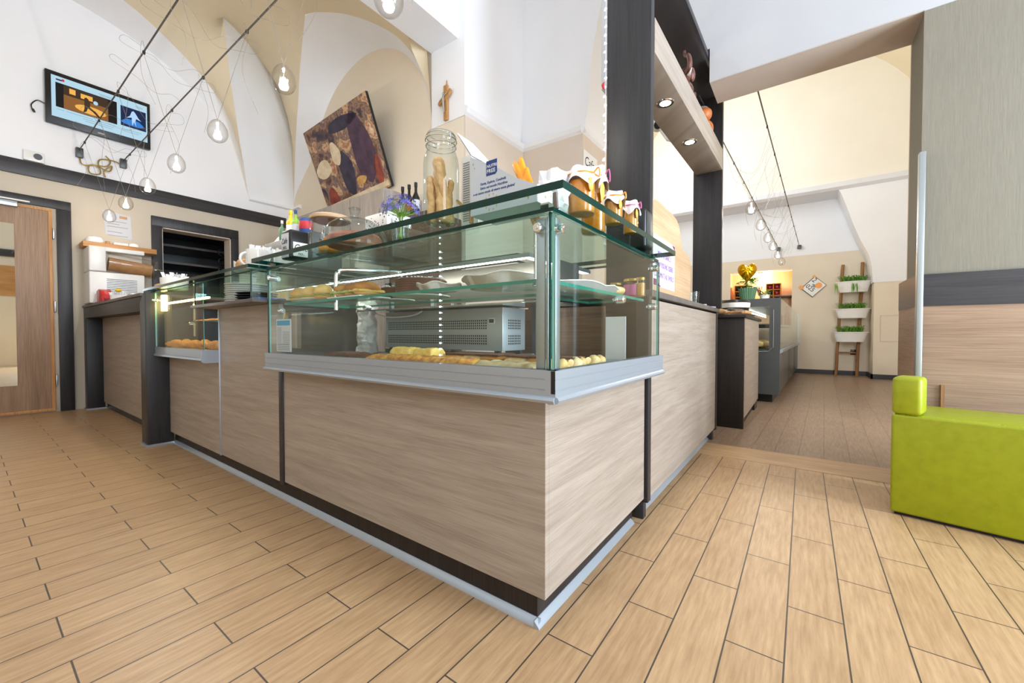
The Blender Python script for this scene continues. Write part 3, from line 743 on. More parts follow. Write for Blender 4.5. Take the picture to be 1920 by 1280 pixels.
# ================================================================== SIDE COUNTER UNDER THE PORTAL
t = thing('side_counter', (-.9, 2.6, 0), 'pale oak side counter with dark top running towards the inner room', 'counter')
XS = -.552
B(XS - .02, XS, 1.808, 3.44, .085, .972).build('front_panel', 'oak', t)
b = MB(); b.box(XS - .05, XS + .006, 1.764, 1.807, .075, .985, .002); b.build('end_strip', 'dark', t)
b = MB(); b.box(XS - .05, XS + .006, 3.441, 3.49, .07, .985, .002); b.build('end_strip', 'dark', t)
B(-.66, XS - .012, 1.76, 1.80, 0, .075, .002).build('foot', 'dark', t)
B(-.66, XS - .012, 3.40, 3.46, 0, .07, .002).build('foot', 'dark', t)
B(-.64, -.605, 1.80, 3.41, 0, .085).build('plinth', 'black_oak', t)
b = MB(); b.prism([(-.586, 0), (-.588, .006), (-.603, .018), (-.605, .018), (-.605, 0)], 'y', 1.80, 3.40); b.build('floor_strip', 'alu', t)
B(-1.22, XS + .012, 1.79, 3.54, .985, 1.014, .002).build('worktop', 'grey_top', t)
b = MB(); b.box(-1.2, -1.18, 1.8, 3.5, 0, .985); b.box(-1.2, XS - .02, 3.46, 3.485, 0, .985); b.build('staff_side_panel', 'casegrey', t)

# ================================================================== FOOD IN THE CASES
ZS, ZD = .966, .7055
def croissant(x, y, z, rot, label, sc=1.0):
    b = MB(); P = []; rr = []
    for i in range(25):
        a = -1 + i/12
        P.append((.058*a, .022*(1 - a*a) - .01, .019)); rr.append(.021*(1 - .72*abs(a)**1.7)*(1 + .13*(1 if (i // 2) % 2 else -1)))
    b.tube(P, rr, 10); b.xf(Matrix.Translation((x, y, z)) @ Matrix.Rotation(R(rot), 4, 'Z') @ Matrix.Scale(sc, 4))
    o = b.build('croissant', 'bread', None, ang=80)
    return tag(o, label, 'croissant', 'croissants in the small left case')
tr = tag(B(-3.80, -2.88, .86, 1.10, .7005, .718, .004).build('pastry_tray', 'ceramic'), 'flat white tray under the croissants in the small left case', 'tray')
cl = ['croissant at the left end of the tray, by the dark post', 'croissant second from the left on the white tray', 'croissant in the middle of the white tray', 'croissant just left of the case corner', 'croissant at the right end of the white tray by the oak panel']
for k, (x, y, r_) in enumerate(((-3.70, .92, 15), (-3.53, .925, -12), (-3.35, .93, 12), (-3.16, .925, -10), (-2.97, .93, 20))):
    croissant(x, y, .718, r_, 'golden ' + cl[k], 1.42 + .12*(k % 2))
tag(MB().slabby(-3.60, -3.05, 1.02, 1.22, .9075, .925, .003, 14).build('flat_pastry', 'bread'), 'thin flat pastry lying on the upper glass shelf of the small left case', 'pastry')

# sandwiches
pl = tag(MB().lathe([(0, .006), (.10, .004), (.125, .014), (.128, .012), (.10, 0), (0, 0)], (-1.86, .985, ZS), 32, 1.35, .55).build('oval_plate', 'ceramic'), 'long white oval plate under the three round sandwiches', 'plate')
for k, (x, y, lb) in enumerate(((-1.975, .97, 'round roll sandwich with lettuce at the left end of the oval plate'), (-1.86, .965, 'round roll sandwich in the middle of the oval plate'), (-1.745, .965, 'round roll sandwich at the right end of the oval plate'))):
    t = thing('sandwich', (x, y, ZS + .008), lb, 'sandwich', 'round sandwiches on the glass shelf')
    MB().lathe([(0, 0), (.036, 0), (.041, .008), (.038, .014), (0, .015)], (x, y, ZS + .008), 24).build('bottom_bun', 'bun', t)
    MB().blob((x, y, ZS + .027), (.047, .045, .007), .35, 60, 3, k).build('filling', 'lettuce', t)
    MB().blob((x, y, ZS + .033), (.044, .043, .042), .04, 30, 3, k + 3, ZS + .031).build('top_bun', 'bun', t)
tr = tag(B(-1.66, -1.42, .93, 1.08, ZS, ZS + .008, .003).build('sandwich_tray', 'ceramic'), 'flat white tray under the long filled rolls', 'tray')
for k, (x, y, lb) in enumerate(((-1.615, 1.0, 'long filled roll at the left of the flat white tray'), (-1.535, 1.0, 'long filled roll in the middle of the flat white tray'), (-1.455, .99, 'stacked filled roll at the right of the flat white tray'))):
    t = thing('filled_roll', (x, y, ZS + .008), lb, 'sandwich', 'long rolls on the flat tray')
    MB().blob((x, y, ZS + .020), (.034, .060, .012), .05, 30, 3, k).build('bottom_half', 'bun', t)
    MB().slabby(x - .034, x + .034, y - .06, y + .06, ZS + .024, ZS + .034, .004, 8, 60, k).build('filling', 'lettuce' if k != 2 else 'custard', t)
    MB().blob((x, y, ZS + .042), (.035, .062, .026), .05, 30, 3, k + 7, ZS + .032).build('top_half', 'bread', t)
# chocolate cakes
def cake(x, y, rx, h, lb, name='chocolate_cake'):
    t = thing(name, (x, y, ZS), lb, 'cake', 'chocolate cakes on the glass shelf')
    b = MB(); pr = [(0, .004)]
    for i in range(7):
        zz = .004 + h*i/7; pr += [(rx, zz), (rx*1.015, zz + h/14)]
    pr += [(rx*.97, h + .004), (0, h + .008)]
    b.lathe(pr, (x, y, ZS), 40); b.build('sponge', 'choc', t)
    rnd = random.Random(int(x*100)); c = MB()
    for i in range(40):
        a = rnd.uniform(0, 2*PI); q = rx*math.sqrt(rnd.uniform(.2, .92)); s = rnd.uniform(.003, .007)
        c.blob((x + q*math.cos(a), y + q*math.sin(a), ZS + h + .009), (s, s*.8, s*.6), .3, 90, 1, i)
    plab(c.build('sugar_topping', 'sheet', t), 'white sugar flakes')
    MB().lathe([(0, 0), (rx*1.12, 0), (rx*1.14, .004), (0, .004)], (x, y, ZS), 40).build('cake_board', 'sheet', t)
cake(-1.47, 1.15, .07, .05, 'smaller chocolate cake with white flakes on top, left of the taller one')
cake(-1.24, 1.09, .10, .062, 'taller ridged chocolate cake half hidden by the foil tray')
# foil trays
def foil_tray(x, y, sx, sy, h, lb, rot=0, m='foil', rise=0.0):
    b = MB(); pr = [(0, .002), (.80, .002), (.97, h), (1.04, h), (1.04, h - .003), (.99, h - .003), (.83, 0), (0, 0)]
    b.lathe([(r, zz) for r, zz in pr], (0, 0, 0), 40, sx, sy)
    for v in b.bm.verts:
        a = math.atan2(v.co.y, v.co.x); q = v.co.z / h
        v.co.z += q * (.005*math.sin(a*5) + rise * (v.co.x/sx + 1)/2)
    b.xf(Matrix.Translation((x, y, ZS)) @ Matrix.Rotation(R(rot), 4, 'Z'))
    return tag(b.build('foil_tray', m, None, ang=60), lb, 'tray')
foil_tray(-1.03, .985, .08, .07, .024, 'small crinkled foil tray in front of the tall chocolate cake')
foil_tray(-.79, 1.05, .15, .12, .034, 'large crinkled foil tray near the corner of the glass shelf', 0, 'foil', .004)
foil_tray(-.66, 1.36, .10, .26, .026, 'long white serving tray on the right arm of the glass shelf', 0, 'ceramic')
tag(MB().blob((-.60, 1.50, ZS + .022), (.035, .07, .018), .2, 30, 3, 4).build('cake_slice', 'puff'), 'pale orange cake slice on the long white serving tray', 'cake')
# jars at the end of the shelf
def shelf_jar(x, y, r, h, fill, lb, label=None):
    t = thing('preserve_jar', (x, y, ZS), lb, 'jar', 'jars on the right arm of the shelf')
    MB().lathe([(0, .001), (r*.92, .001), (r, .006), (r, h*.8), (r*.86, h*.87), (r*.86, h*.9)], (x, y, ZS), 24).build('jar_glass', 'jar', t)
    MB().lathe([(0, .004), (r*.88, .004), (r*.93, .008), (r*.93, h*.72), (0, h*.73)], (x, y, ZS), 24).build('preserve', fill, t)
    MB().lathe([(r*.9, h*.86), (r*.97, h*.87), (r*.97, h*.98), (r*.93, h), (0, h)], (x, y, ZS), 24).build('lid', 'lid', t)
    if label: MB().lathe([(r*1.005, h*.15), (r*1.01, h*.16), (r*1.01, h*.66), (r*1.005, h*.67)], (x, y, ZS), 24).build('paper_label', label, t)
shelf_jar(-.585, 1.665, .036, .082, 'redjam', 'widest jar of red preserve with a pink label, on the shelf end', 'pink')
shelf_jar(-.655, 1.665, .026, .07, 'redjam', 'small jar of red preserve left of the pink labelled jar')
shelf_jar(-.70, 1.62, .024, .062, 'jam2', 'small gold lidded jar furthest left on the shelf end')
shelf_jar(-.532, 1.68 - .07, .018, .078, 'jam2', 'slim jar with gold lid between the pink labelled jar and the end glass')

# deck trays
def food(name, bx, m, lb, cat, amp=.004, n=14, fr=40, seed=0, group=None):
    return tag(MB().slabby(*bx, amp, n, fr, seed).build(name, m, None, ang=70), lb, cat, group)
tag(B(-1.50, -.62, .885, 1.19, ZD, ZD + .006, .002).build('baking_tray', 'black'), 'wide black baking tray along the front of the case floor', 'tray')
food('baked_pasta', (-1.33, -.83, .90, 1.00, ZD + .007, ZD + .034), 'lasagna', 'long browned slab of baked pasta along the front of the black baking tray', 'food', .005, 40, 60)
food('sponge_cake', (-1.35, -1.23, 1.02, 1.09, ZD + .007, ZD + .058), 'custard', 'yellow sponge square at the left, behind the baked pasta slab', 'cake', .004, 14, 50, 2, 'yellow sponge squares')
food('sponge_cake', (-1.22, -1.12, 1.03, 1.10, ZD + .007, ZD + .056), 'custard', 'yellow sponge square beside the cooling unit, right of its twin', 'cake', .004, 14, 50, 5, 'yellow sponge squares')
for k in range(6):
    x = -1.06 + k*.088 + (.02 if k > 2 else 0)
    t = thing('custard_slice', (x, 1.13, ZD + .007), ['%s custard slice with dark glaze in the row behind the baked pasta' % w for w in ('leftmost', 'second from left', 'third from left', 'third from right', 'second from right', 'rightmost')][k], 'pastry', 'glazed custard slices')
    MB().slabby(x - .041, x + .041, 1.08, 1.17, ZD + .007, ZD + .036, .002, 8, 50, k).build('pastry_base', 'puff' if k % 2 else 'bread', t)
    B(x - .040, x + .040, 1.082, 1.168, ZD + .036, ZD + .042, .002).build('glaze', 'choc', t)
food('flatbread', (-.80, -.585, .905, 1.02, ZD + .007, ZD + .030), 'foc', 'pale filled flatbread beside the corner glass at the front', 'food', .004, 24, 40, 3)
food('chocolate_tart', (-1.78, -1.58, .98, 1.10, ZD, ZD + .030), 'choc', 'dark chocolate tart on the case floor near the information sheet', 'cake', .004, 16, 50, 6)
food('chocolate_tart', (-1.55, -1.46, 1.22, 1.32, ZD, ZD + .034), 'choc', 'small dark chocolate tart in front of the silver reflection column', 'cake', .004, 12, 50, 8)
def twist(x, y, l, rot, lb, seed):
    b = MB(); P = []; rr = []
    for i in range(19):
        a = i/18; P.append((l*(a - .5), .010*math.sin(a*16), .026 + .007*math.cos(a*16))); rr.append(.021*(.6 + .4*math.sin(PI*a)) * (1 + .06*math.sin(i*2.1)))
    b.tube(P, rr, 9, True, .8); b.xf(Matrix.Translation((x, y, ZD - .006)) @ Matrix.Rotation(R(rot), 4, 'Z'))
    tag(b.build('puff_twist', 'puff', None, ang=70), lb, 'pastry', 'pale pastry twists')
tag(B(-.605, -.525, .91, 1.42, ZD, ZD + .005, .002).build('narrow_tray', 'ceramic'), 'narrow white tray behind the end glass of the corner case', 'tray')
twist(-.568, .985, .11, 70, 'plump pastry twist nearest the corner strip', 1); twist(-.565, 1.12, .10, 95, 'pastry twist in the middle of the narrow white tray', 2)
twist(-.562, 1.25, .10, 85, 'pastry twist furthest along the narrow white tray', 3)
# crumpled foil column added to imitate a window reflection in the front glass
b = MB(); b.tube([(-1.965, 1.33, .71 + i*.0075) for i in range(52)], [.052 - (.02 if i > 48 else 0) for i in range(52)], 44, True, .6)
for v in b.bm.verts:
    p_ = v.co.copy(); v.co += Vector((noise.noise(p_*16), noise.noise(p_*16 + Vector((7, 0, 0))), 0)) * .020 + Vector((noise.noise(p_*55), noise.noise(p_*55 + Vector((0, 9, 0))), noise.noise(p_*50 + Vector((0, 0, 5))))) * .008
tag(b.build('foil_reflection', 'foil', None, ang=25), 'tall crumpled silver column imitating a window reflection at the left back of the corner case', 'bag')

# ================================================================== PLATES IN THE NICHE
def stack(n, r, x, y, z0, dz, m, name, grp, lbf):
    pr = [(0, .003), (r*.62, .003), (r*.70, .006), (r, .015), (r*1.005, .0135), (r*.70, .001), (r*.6, 0), (0, 0)]
    p = MB().lathe(pr, (x, y, z0), 36).build(name, m, None, ang=50, origin=(x, y, z0)); tag(p, lbf(0), 'plate', grp)
    for k in range(1, n):
        q = p.copy(); COL.objects.link(q); q.location = (x + .002*math.sin(k*2.2), y + .002*math.cos(k*1.7), z0 + k*dz); q['label'] = lbf(k)
ordn = ['bottom', 'second', 'third', 'fourth', 'fifth', 'sixth', 'seventh', 'eighth', 'ninth', 'top']
stack(10, .115, -2.70, 1.02, .984, .0122, 'ceramic', 'white_plate', 'stacked white plates', lambda k: ('%s white plate of the stack on the brown shelf' if k in (0, 9) else '%s white plate from the bottom of the stack on the brown shelf') % ordn[k])
stack(4, .10, -2.42, .96, .984, .013, 'black', 'black_plate', 'stacked black plates', lambda k: ['lowest black plate of the stack right of the white plates', 'second black plate from below in the stack', 'black plate just under the top one of its stack', 'topmost black plate of the stack right of the white plates'][k])
tag(B(-2.28, -2.15, .86, .99, .984, .998, .004).build('blue_napkin', 'blue'), 'folded blue napkins right of the black plates', 'napkin')
tag(B(-2.27, -2.12, 1.05, 1.2, .984, 1.05, .01).build('white_napkin', 'ceramic'), 'white folded napkin pack behind the blue napkins', 'napkin')

# ================================================================== ON THE GLASS COUNTER TOP
ZT, ZT2 = 1.1675, 1.1435
# sachet bowl and paper at the far left
def tuft(c, r, h, n, seed, w=.022):
    b = MB(); rnd = random.Random(seed)
    for i in range(n):
        a = rnd.uniform(0, 2*PI); q = r*math.sqrt(rnd.random()); x, y = c[0] + q*math.cos(a), c[1] + q*math.sin(a)
        d = rnd.uniform(0, PI); u = Vector((math.cos(d), math.sin(d), 0)) * w/2
        tl = Vector((rnd.uniform(-.35, .35), rnd.uniform(-.35, .35), 1)).normalized() * h * rnd.uniform(.75, 1.15)
        p = Vector((x, y, c[2])); nrm = u.cross(tl).normalized() * .0012
        b.bm.verts.ensure_lookup_table()
        q8 = [b.bm.verts.new(p + s1*u + s2*tl + s3*nrm) for s3 in (-1, 1) for s1, s2 in ((-1, 0), (1, 0), (1, 1), (-1, 1))]
        for f in ((0, 1, 2, 3), (7, 6, 5, 4), (0, 4, 5, 1), (1, 5, 6, 2), (2, 6, 7, 3), (3, 7, 4, 0)): b.bm.faces.new([q8[k] for k in f])
    return b
def sachet_pot(x, y, z, r, h, lb, seed, handle=False, h2=.045):
    t = thing('sachet_cup', (x, y, z), lb, 'cup')
    b = MB().lathe([(0, .002), (r*.9, .002), (r*.95, .006), (r, h), (r*.93, h), (r*.88, .01), (0, .01)], (x, y, z), 32); b.build('cup', 'ceramic', t)
    if handle: MB().tube(arc((y, z + h*.5), h*.32, -80, 80, 10, lambda u, v: (x + .0*u, y - r*.92 - (u - y) , v)), .006, 8).build('handle', 'ceramic', t)
    s = tuft((x, y, z + h*.3), r*.75, h*.75 + h2, 46, seed).build('sugar_sachets', 'sheet', t, smooth=False); s['kind'] = 'stuff'
    return t
sachet_pot(-3.80, .95, ZT2, .085, .085, 'wide white cup of paper sachets at the far left end of the glass top', 1, h2=.03)
tag(MB().blob((-3.86, .885, ZT2 + .022), (.055, .035, .022), .35, 30, 3, 3, ZT2).build('crumpled_bag', 'kraft'), 'crumpled brown paper bag by the far left sachet cup', 'bag')
t = thing('paper_bag', (-2.43, .90, ZT2), 'brown paper bag on a small white saucer, left of the two sachet cups', 'bag')
MB().blob((-2.42, .90, ZT2 + .040), (.045, .035, .036), .35, 30, 3, 9, ZT2 + .01).build('bag', 'kraft', t)
MB().lathe([(0, 0), (.04, 0), (.062, .012), (.058, .012), (.04, .003), (0, .003)], (-2.42, .90, ZT2), 24).build('saucer', 'ceramic', t)
b = MB(); b.prism([(-2.53, ZT2 + .02), (-2.49, ZT2 + .02), (-2.485, ZT2 + .06), (-2.535, ZT2 + .075)], 'y', .89, .893); b.build('wrapper', 'sheet', t)
sachet_pot(-2.255, .90, ZT2, .052, .098, 'front white mug of sugar sachets beside the black napkin dispenser', 4, True, .012)
sachet_pot(-2.225, 1.02, ZT2 , .055, .105, 'rear white mug of sugar sachets behind the front mug', 5, False, .012)
# napkin dispenser with lettering on two faces
t = thing('napkin_dispenser', (-2.0, .97, ZT), 'black napkin dispenser with handwritten style lettering on white cards', 'napkin dispenser')
def rot_build(bm, name, m, par, c, deg): bm.rotz(c, deg); return bm.build(name, m, par)
x0, x1, y0, y1 = -2.005, -1.915, .90, .99
B(x0, x1, y0, y1, ZT, ZT + .135, .010, 3).build('housing', 'black', t)
B(x0 + .010, x1 - .012, y0 - .0025, y0 + .002, ZT + .006, ZT + .118, .002).build('front_card', 'greypaper', t)
B(x1 - .002, x1 + .0025, y0 + .014, y1 - .008, ZT + .012, ZT + .078, .002).build('side_card', 'sheet', t)
text('lettering', 'Cafe', .036, (x0 + .013, y0 - .003, ZT + .070), (1, 0, 0), (0, 0, 1), 'ink', t, shear=.25, sx=.85)
text('lettering', 'no..', .030, (x0 + .026, y0 - .003, ZT + .044), (1, 0, 0), (0, 0, 1), 'ink', t, shear=.25)
text('lettering', 'Cafe', .040, (x1 + .003, y0 + .016, ZT + .040), (0, 1, 0), (0, 0, 1), 'ink', t, shear=.25, sx=.85)
text('lettering', 'no..', .022, (x1 + .003, y0 + .034, ZT + .019), (0, 1, 0), (0, 0, 1), 'ink', t, shear=.25)
# bottles behind on a raised staff shelf
tag(B(-2.85, -2.25, 1.18, 1.36, 1.143, 1.40, .004).build('staff_cupboard', 'casegrey'), 'low dark cupboard unit behind the glass top under the small bottles', 'cupboard')
def bottle(x, y, z, r, h, m, cap, lb, lm=None, neck=.34, name='bottle'):
    t = thing(name, (x, y, z), lb, 'bottle')
    hs = h*(1-neck)
    MB().lathe([(0, 0), (r*.95, 0), (r, .004), (r, hs*.93), (r*.8, hs), (r*.36, hs + h*neck*.3), (r*.33, h*.9), (0, h*.9)], (x, y, z), 24).build('glass_body', m, t)
    MB().lathe([(r*.38, h*.86), (r*.42, h*.87), (r*.42, h), (0, h)], (x, y, z), 20).build('cap', cap, t)
    if lm: MB().lathe([(r*1.005, hs*.3), (r*1.02, hs*.31), (r*1.02, hs*.78), (r*1.005, hs*.79)], (x, y, z), 24).build('paper_label', lm, t)
    return t
bottle(-2.645, 1.25, 1.40, .026, .20, 'yellow', 'yellow', 'small yellow oil bottle with white label and yellow cap', 'sheet')
bottle(-2.56, 1.24, 1.40, .020, .185, 'stem', 'navy', 'slim pale green bottle with dark cap between the yellow bottle and the tin', 'greypaper')
bottle(-2.74, 1.24, 1.40, .018, .15, 'dkgreen', 'plastic', 'slim green bottle left of the yellow oil bottle')
t = thing('tin', (-2.455, 1.25, 1.40), 'blue tin with a red and white label right of the oil bottles', 'tin')
MB().lathe([(0, 0), (.036, 0), (.038, .003), (.038, .105), (.034, .115), (0, .115)], (-2.455, 1.25, 1.40), 28).build('body', 'navy', t)
MB().lathe([(.0385, .05), (.039, .051), (.039, .095), (.0385, .096)], (-2.455, 1.25, 1.40), 28).build('paper_label', 'redm', t)
tag(MB().lathe([(0, 0), (.028, 0), (.03, .02), (.018, .04), (.006, .055), (0, .055)], (-2.80, 1.25, 1.40), 20).build('sauce_boat', 'ceramic'), 'small white pot left of the slim green bottle', 'pot')
# jar with wooden lid
x, y = -1.718, .985
t = thing('biscuit_jar', (x, y, ZT), 'squat glass biscuit jar with a wooden lid, left of the glass dome', 'jar')
MB().lathe([(0, .004), (.062, .004), (.074, .012), (.088, .055), (.088, .09), (.080, .145), (.078, .155)], (x, y, ZT), 40).build('glass_body', 'jar', t)
MB().lathe([(0, .002), (.06, .002), (.062, .0), (0, 0)], (x, y, ZT), 32).build('glass_base', 'jar', t)
MB().lathe([(.078, .152), (.085, .155), (.085, .168), (.08, .172), (0, .172)], (x, y, ZT), 40).build('lid', 'ply', t)
MB().lathe([(.074, .150), (.072, .154), (0, .154)], (x, y, ZT), 40).build('lid_seal', 'browncake', t)
rnd = random.Random(5)
for k in range(11):
    a = k*2.4; q = .05*math.sqrt((k % 5 + .4)/5)
    o = MB().blob((x + q*math.cos(a), y + q*math.sin(a), ZT + .026 + .022*(k // 5)), (.026, .022, .016), .15, 40, 2, k).build('biscuit', 'bread' if k % 2 else 'orange', None)
    tag(o, 'golden biscuit inside the jar with the wooden lid', 'biscuit', 'biscuits in the wooden lidded jar')
# cake dome
x, y = -1.485, .955
t = thing('cake_dome', (x, y, ZT), 'clear glass cake dome with a glass knob, covering a brown cake', 'cake dome')
dome = [(.132, .0), (.131, .022), (.124, .052), (.106, .083), (.075, .106), (.04, .117), (.0, .120)]
MB().lathe(dome, (x, y, ZT), 44).build('glass_cover', 'jar', t)
MB().lathe([(.012, .118), (.016, .124), (.014, .134), (.024, .150), (.025, .158), (.02, .161), (0, .160)], (x, y, ZT), 24).build('knob', 'jar', t)
tag(MB().lathe([(0, 0), (.10, 0), (.105, .004), (.105, .036), (.095, .048), (0, .053)], (x, y, ZT + .001), 36).build('round_cake', 'browncake'), 'round brown cake under the clear glass dome', 'cake')
# patterned boxes
t = thing('patterned_box', (-1.64, 1.22, ZT), 'flat white box with small dark sprig pattern behind the glass dome', 'box')
B(-1.72, -1.55, 1.16, 1.30, ZT + .1465, ZT + .215, .003).build('carton', 'sheet', t)
b = MB(); rnd = random.Random(3)
for k in range(26):
    px_, pz = rnd.uniform(-1.715, -1.555), ZT + rnd.uniform(.15, .21)
    b.blob((px_, 1.1595, pz), (rnd.uniform(.002, .005), .0006, rnd.uniform(.002, .005)), 0, 1, 1)
    b.blob((-1.5495, rnd.uniform(1.165, 1.295), pz), (.0006, rnd.uniform(.002, .005), rnd.uniform(.002, .005)), 0, 1, 1)
b.build('sprig_print', 'ink', t)
tag(B(-1.76, -1.50, 1.15, 1.36, ZT, ZT + .146, .003).build('wooden_stand', 'brownwood'), 'low brown wooden stand on the glass top carrying the sprig patterned box', 'stand')
# flowers in a glass
x, y = -1.238, .985
t = thing('flower_glass', (x, y, ZT), 'clear tumbler holding a spray of violet flowers beside the tall jar', 'vase')
MB().lathe([(0, .003), (.026, .003), (.030, .01), (.033, .085), (.0325, .085), (.029, .012), (0, .008)], (x, y, ZT), 28).build('tumbler', 'jar', t)
fl = thing('violet_flowers', (x, y, ZT + .008), 'spray of violet star flowers with green stems standing in the tumbler', 'flowers')
b = MB()
rnd = random.Random(11)
for k in range(5):
    b.tube(smoothline([(x + .006*math.cos(k*1.3), y + .006*math.sin(k*1.3), ZT + .009), (x + .004, y, ZT + .05), (x + .004 + .008*math.cos(k), y + .008*math.sin(k), ZT + .10)], 4), .0032, 6)
heads = []
for k in range(64):
    a = rnd.uniform(0, 2*PI); e = rnd.uniform(-.35, 1.25); q = rnd.uniform(.045, .075)
    heads.append(Vector((x + .004 + q*math.cos(a)*math.cos(e), y + q*math.sin(a)*math.cos(e), ZT + .118 + .75*q*math.sin(e))))
    b.tube([(x + .004, y, ZT + .09), heads[-1]], .0008, 4)
b.build('stems', 'stem', fl)
b = MB()
for k, h in enumerate(heads):
    n = (h - Vector((x, y, ZT + .10))).normalized(); u = n.orthogonal().normalized(); v = n.cross(u)
    for i in range(6):
        a = i*PI/3 + k; d = (u*math.cos(a) + v*math.sin(a)); w = n.cross(d)*.0028
        b.bm.faces.new([b.bm.verts.new(p) for p in (h, h + d*.007 + w + n*.003, h + d*.014 + n*.004, h + d*.007 - w + n*.003)])
o = b.build('petals', 'violet', fl, smooth=False); o['kind'] = 'stuff'
# tall preserving jar with breadsticks
x, y = -.955, .925
t = thing('preserving_jar', (x, y, ZT), 'tall clip top glass jar of breadsticks on the counter corner side', 'jar')
MB().lathe([(0, .004), (.046, .004), (.054, .010), (.0565, .03), (.0565, .19), (.054, .215), (.047, .235), (.045, .242), (.0465, .250), (.0465, .262)], (x, y, ZT), 44).build('glass_body', 'jar', t)
MB().lathe([(.0475, .262), (.049, .266), (.049, .282), (.045, .292), (.036, .293), (.034, .288), (0, .287)], (x, y, ZT), 44).build('glass_lid', 'jar', t)
b = MB()
for zz, r_ in ((.254, .0485), (.272, .0505), (.284, .048)):
    b.tube([(x + r_*math.cos(a), y + r_*math.sin(a), ZT + zz) for a in np.linspace(0, 2*PI, 37)], .0013, 6)
b.tube(smoothline([(x + .050, y - .01, ZT + .285), (x + .056, y - .012, ZT + .262), (x + .054, y - .012, ZT + .238), (x + .060, y - .012, ZT + .225)], 5), .0016, 6)
b.build('wire_clip', 'chrome', t)
sk = [((.025, -.01, .006), (-.020, .004, .225), 'thickest breadstick leaning across the front of the tall jar', .0195), ((-.012, -.030, .006), (-.038, -.014, .165), 'short breadstick at the left of the tall jar', .0115), ((-.022, -.012, .006), (-.034, .012, .18), 'thin breadstick behind the short one at the left of the tall jar', .0115),
      ((.036, .01, .006), (.012, -.028, .19), 'breadstick leaning from the right side of the tall jar', .0135), ((.0, .032, .006), (.020, .022, .15), 'breadstick standing at the back of the tall jar', .010)]
for k, (a, c, lb, r_) in enumerate(sk):
    P = [Vector((x, y, ZT)) + Vector(a).lerp(Vector(c), i/16) + Vector((.002*math.sin(i*1.1 + k), .002*math.cos(i*.9), 0)) for i in range(17)]
    b = MB(); b.tube(P, [r_*(1 + .10*math.sin(i*2.7 + k)) * (.7 if i in (0, 16) else 1) for i in range(17)], 12)
    tag(b.build('breadstick', 'stick', None, ang=80), lb, 'breadstick', 'breadsticks in the tall jar')
# acrylic leaflet holder and scoop
t = thing('leaflet_holder', (-.93, 1.05, ZT), 'clear upright holder with a printed leaflet between the tall jar and the grey carton', 'leaflet holder')
B(-.985, -.905, 1.055, 1.058, ZT, ZT + .275).build('clear_back', 'pane', t, smooth=False)
B(-.983, -.907, 1.050, 1.054, ZT + .02, ZT + .27).build('leaflet', 'sheet', t)
b = MB()
for k in range(26): b.box(-.975, -.945, 1.0492, 1.0502, ZT + .045 + k*.008, ZT + .0485 + k*.008)
b.build('printed_lines', 'inkgrey', t)
B(-.928, -.910, 1.0492, 1.0502, ZT + .14, ZT + .215).build('blue_picture', 'navy', t)
t = thing('serving_scoop', (-.865, .95, ZT), 'small brass scoop on a wooden stem left of the grey carton', 'scoop')
MB().tube([(-.852, .955, ZT), (-.852, .955, ZT + .045)], .007, 10).build('stem', 'honey', t)
b = MB(); b.tube(smoothline([(-.848, .955, ZT + .046), (-.862, .952, ZT + .050), (-.885, .948, ZT + .060), (-.905, .945, ZT + .080)], 4), [.016, .016, .015, .014, .013, .011, .009, .008, .007, .006, .006, .005, .004], 10, True, .45)
b.build('bowl', 'brass', t)
# promotional carton
t = thing('display_carton', (-.69, .96, ZT), 'grey slanted display carton with a navy logo and open lid, near the counter corner', 'carton')
M['carton'] = mat('grey_carton', '#c3c9d0', .5); M['leafprint'] = mat('sage_print', '#a7a668', .6); M['goldprint'] = mat('gold_print', '#c9a64c', .6)
b = MB(); b.prism([(-.806, ZT), (-.572, ZT), (-.572, 1.212), (-.64, 1.245), (-.70, 1.285), (-.806, 1.343)], 'y', .90, .903)
b.prism([(-.806, ZT), (-.572, ZT), (-.572, 1.212), (-.64, 1.245), (-.70, 1.285), (-.806, 1.343)], 'y', 1.017, 1.02)
b.box(-.806, -.803, .903, 1.017, ZT, 1.343); b.box(-.803, -.575, .903, 1.017, ZT, ZT + .003)
b.build('carton_body', 'carton', t, smooth=False)
B(-.575, -.571, .903, 1.017, ZT, 1.214).build('carton_end', 'sheet', t)
b = MB(); P = [Vector(p) for p in ((-.806, .903, 1.345), (-.806, 1.017, 1.345), (-.905, 1.02, 1.452), (-.895, .935, 1.45))]
b.strip([P[0], P[1]], [P[3], P[2]]); b.strip([p + Vector((.002, 0, .003)) for p in P[:2]], [P[3] + Vector((.002, 0, .003)), P[2] + Vector((.002, 0, .003))])
b.build('open_lid', 'sheet', t, smooth=False)
b = MB(); b.strip([(-.84, .925, 1.3795), (-.84, .985, 1.3795)], [(-.875, .945, 1.4175), (-.875, .99, 1.4175)]); b.build('lid_logo', 'navy', t)
b = MB(); b.prism([(-.745, 1.272), (-.712, 1.272), (-.706, 1.278), (-.706, 1.314), (-.745, 1.314)], 'y', .899, .9002); b.build('logo_block', 'navy', t)
text('logo_lettering', 'NUTRI', .0125, (-.743, .8988, 1.294), (1, 0, 0), (0, 0, 1), 'sheet', t)
text('logo_lettering', 'FREE', .0155, (-.743, .8988, 1.279), (1, 0, 0), (0, 0, 1), 'sheet', t)
for k, ln in enumerate(('Gusta, Esplora, Condividi.', 'Entra nel mondo Nutrifree', 'e un nuovo modo di vivere senza glutine!')):
    text('slogan', ln, .0105, (-.768 if k < 2 else -.795, .8996, 1.250 - k*.0125), (1, 0, 0), (0, 0, 1), 'navy', t, shear=.15, sx=.86)
b = MB()
for k in range(10):
    a = k*2*PI/10; b.blob((-.727 + .024*math.cos(a), .8995, 1.196 + .022*math.sin(a)), (.002, .0006, .004), 0, 1, 1)
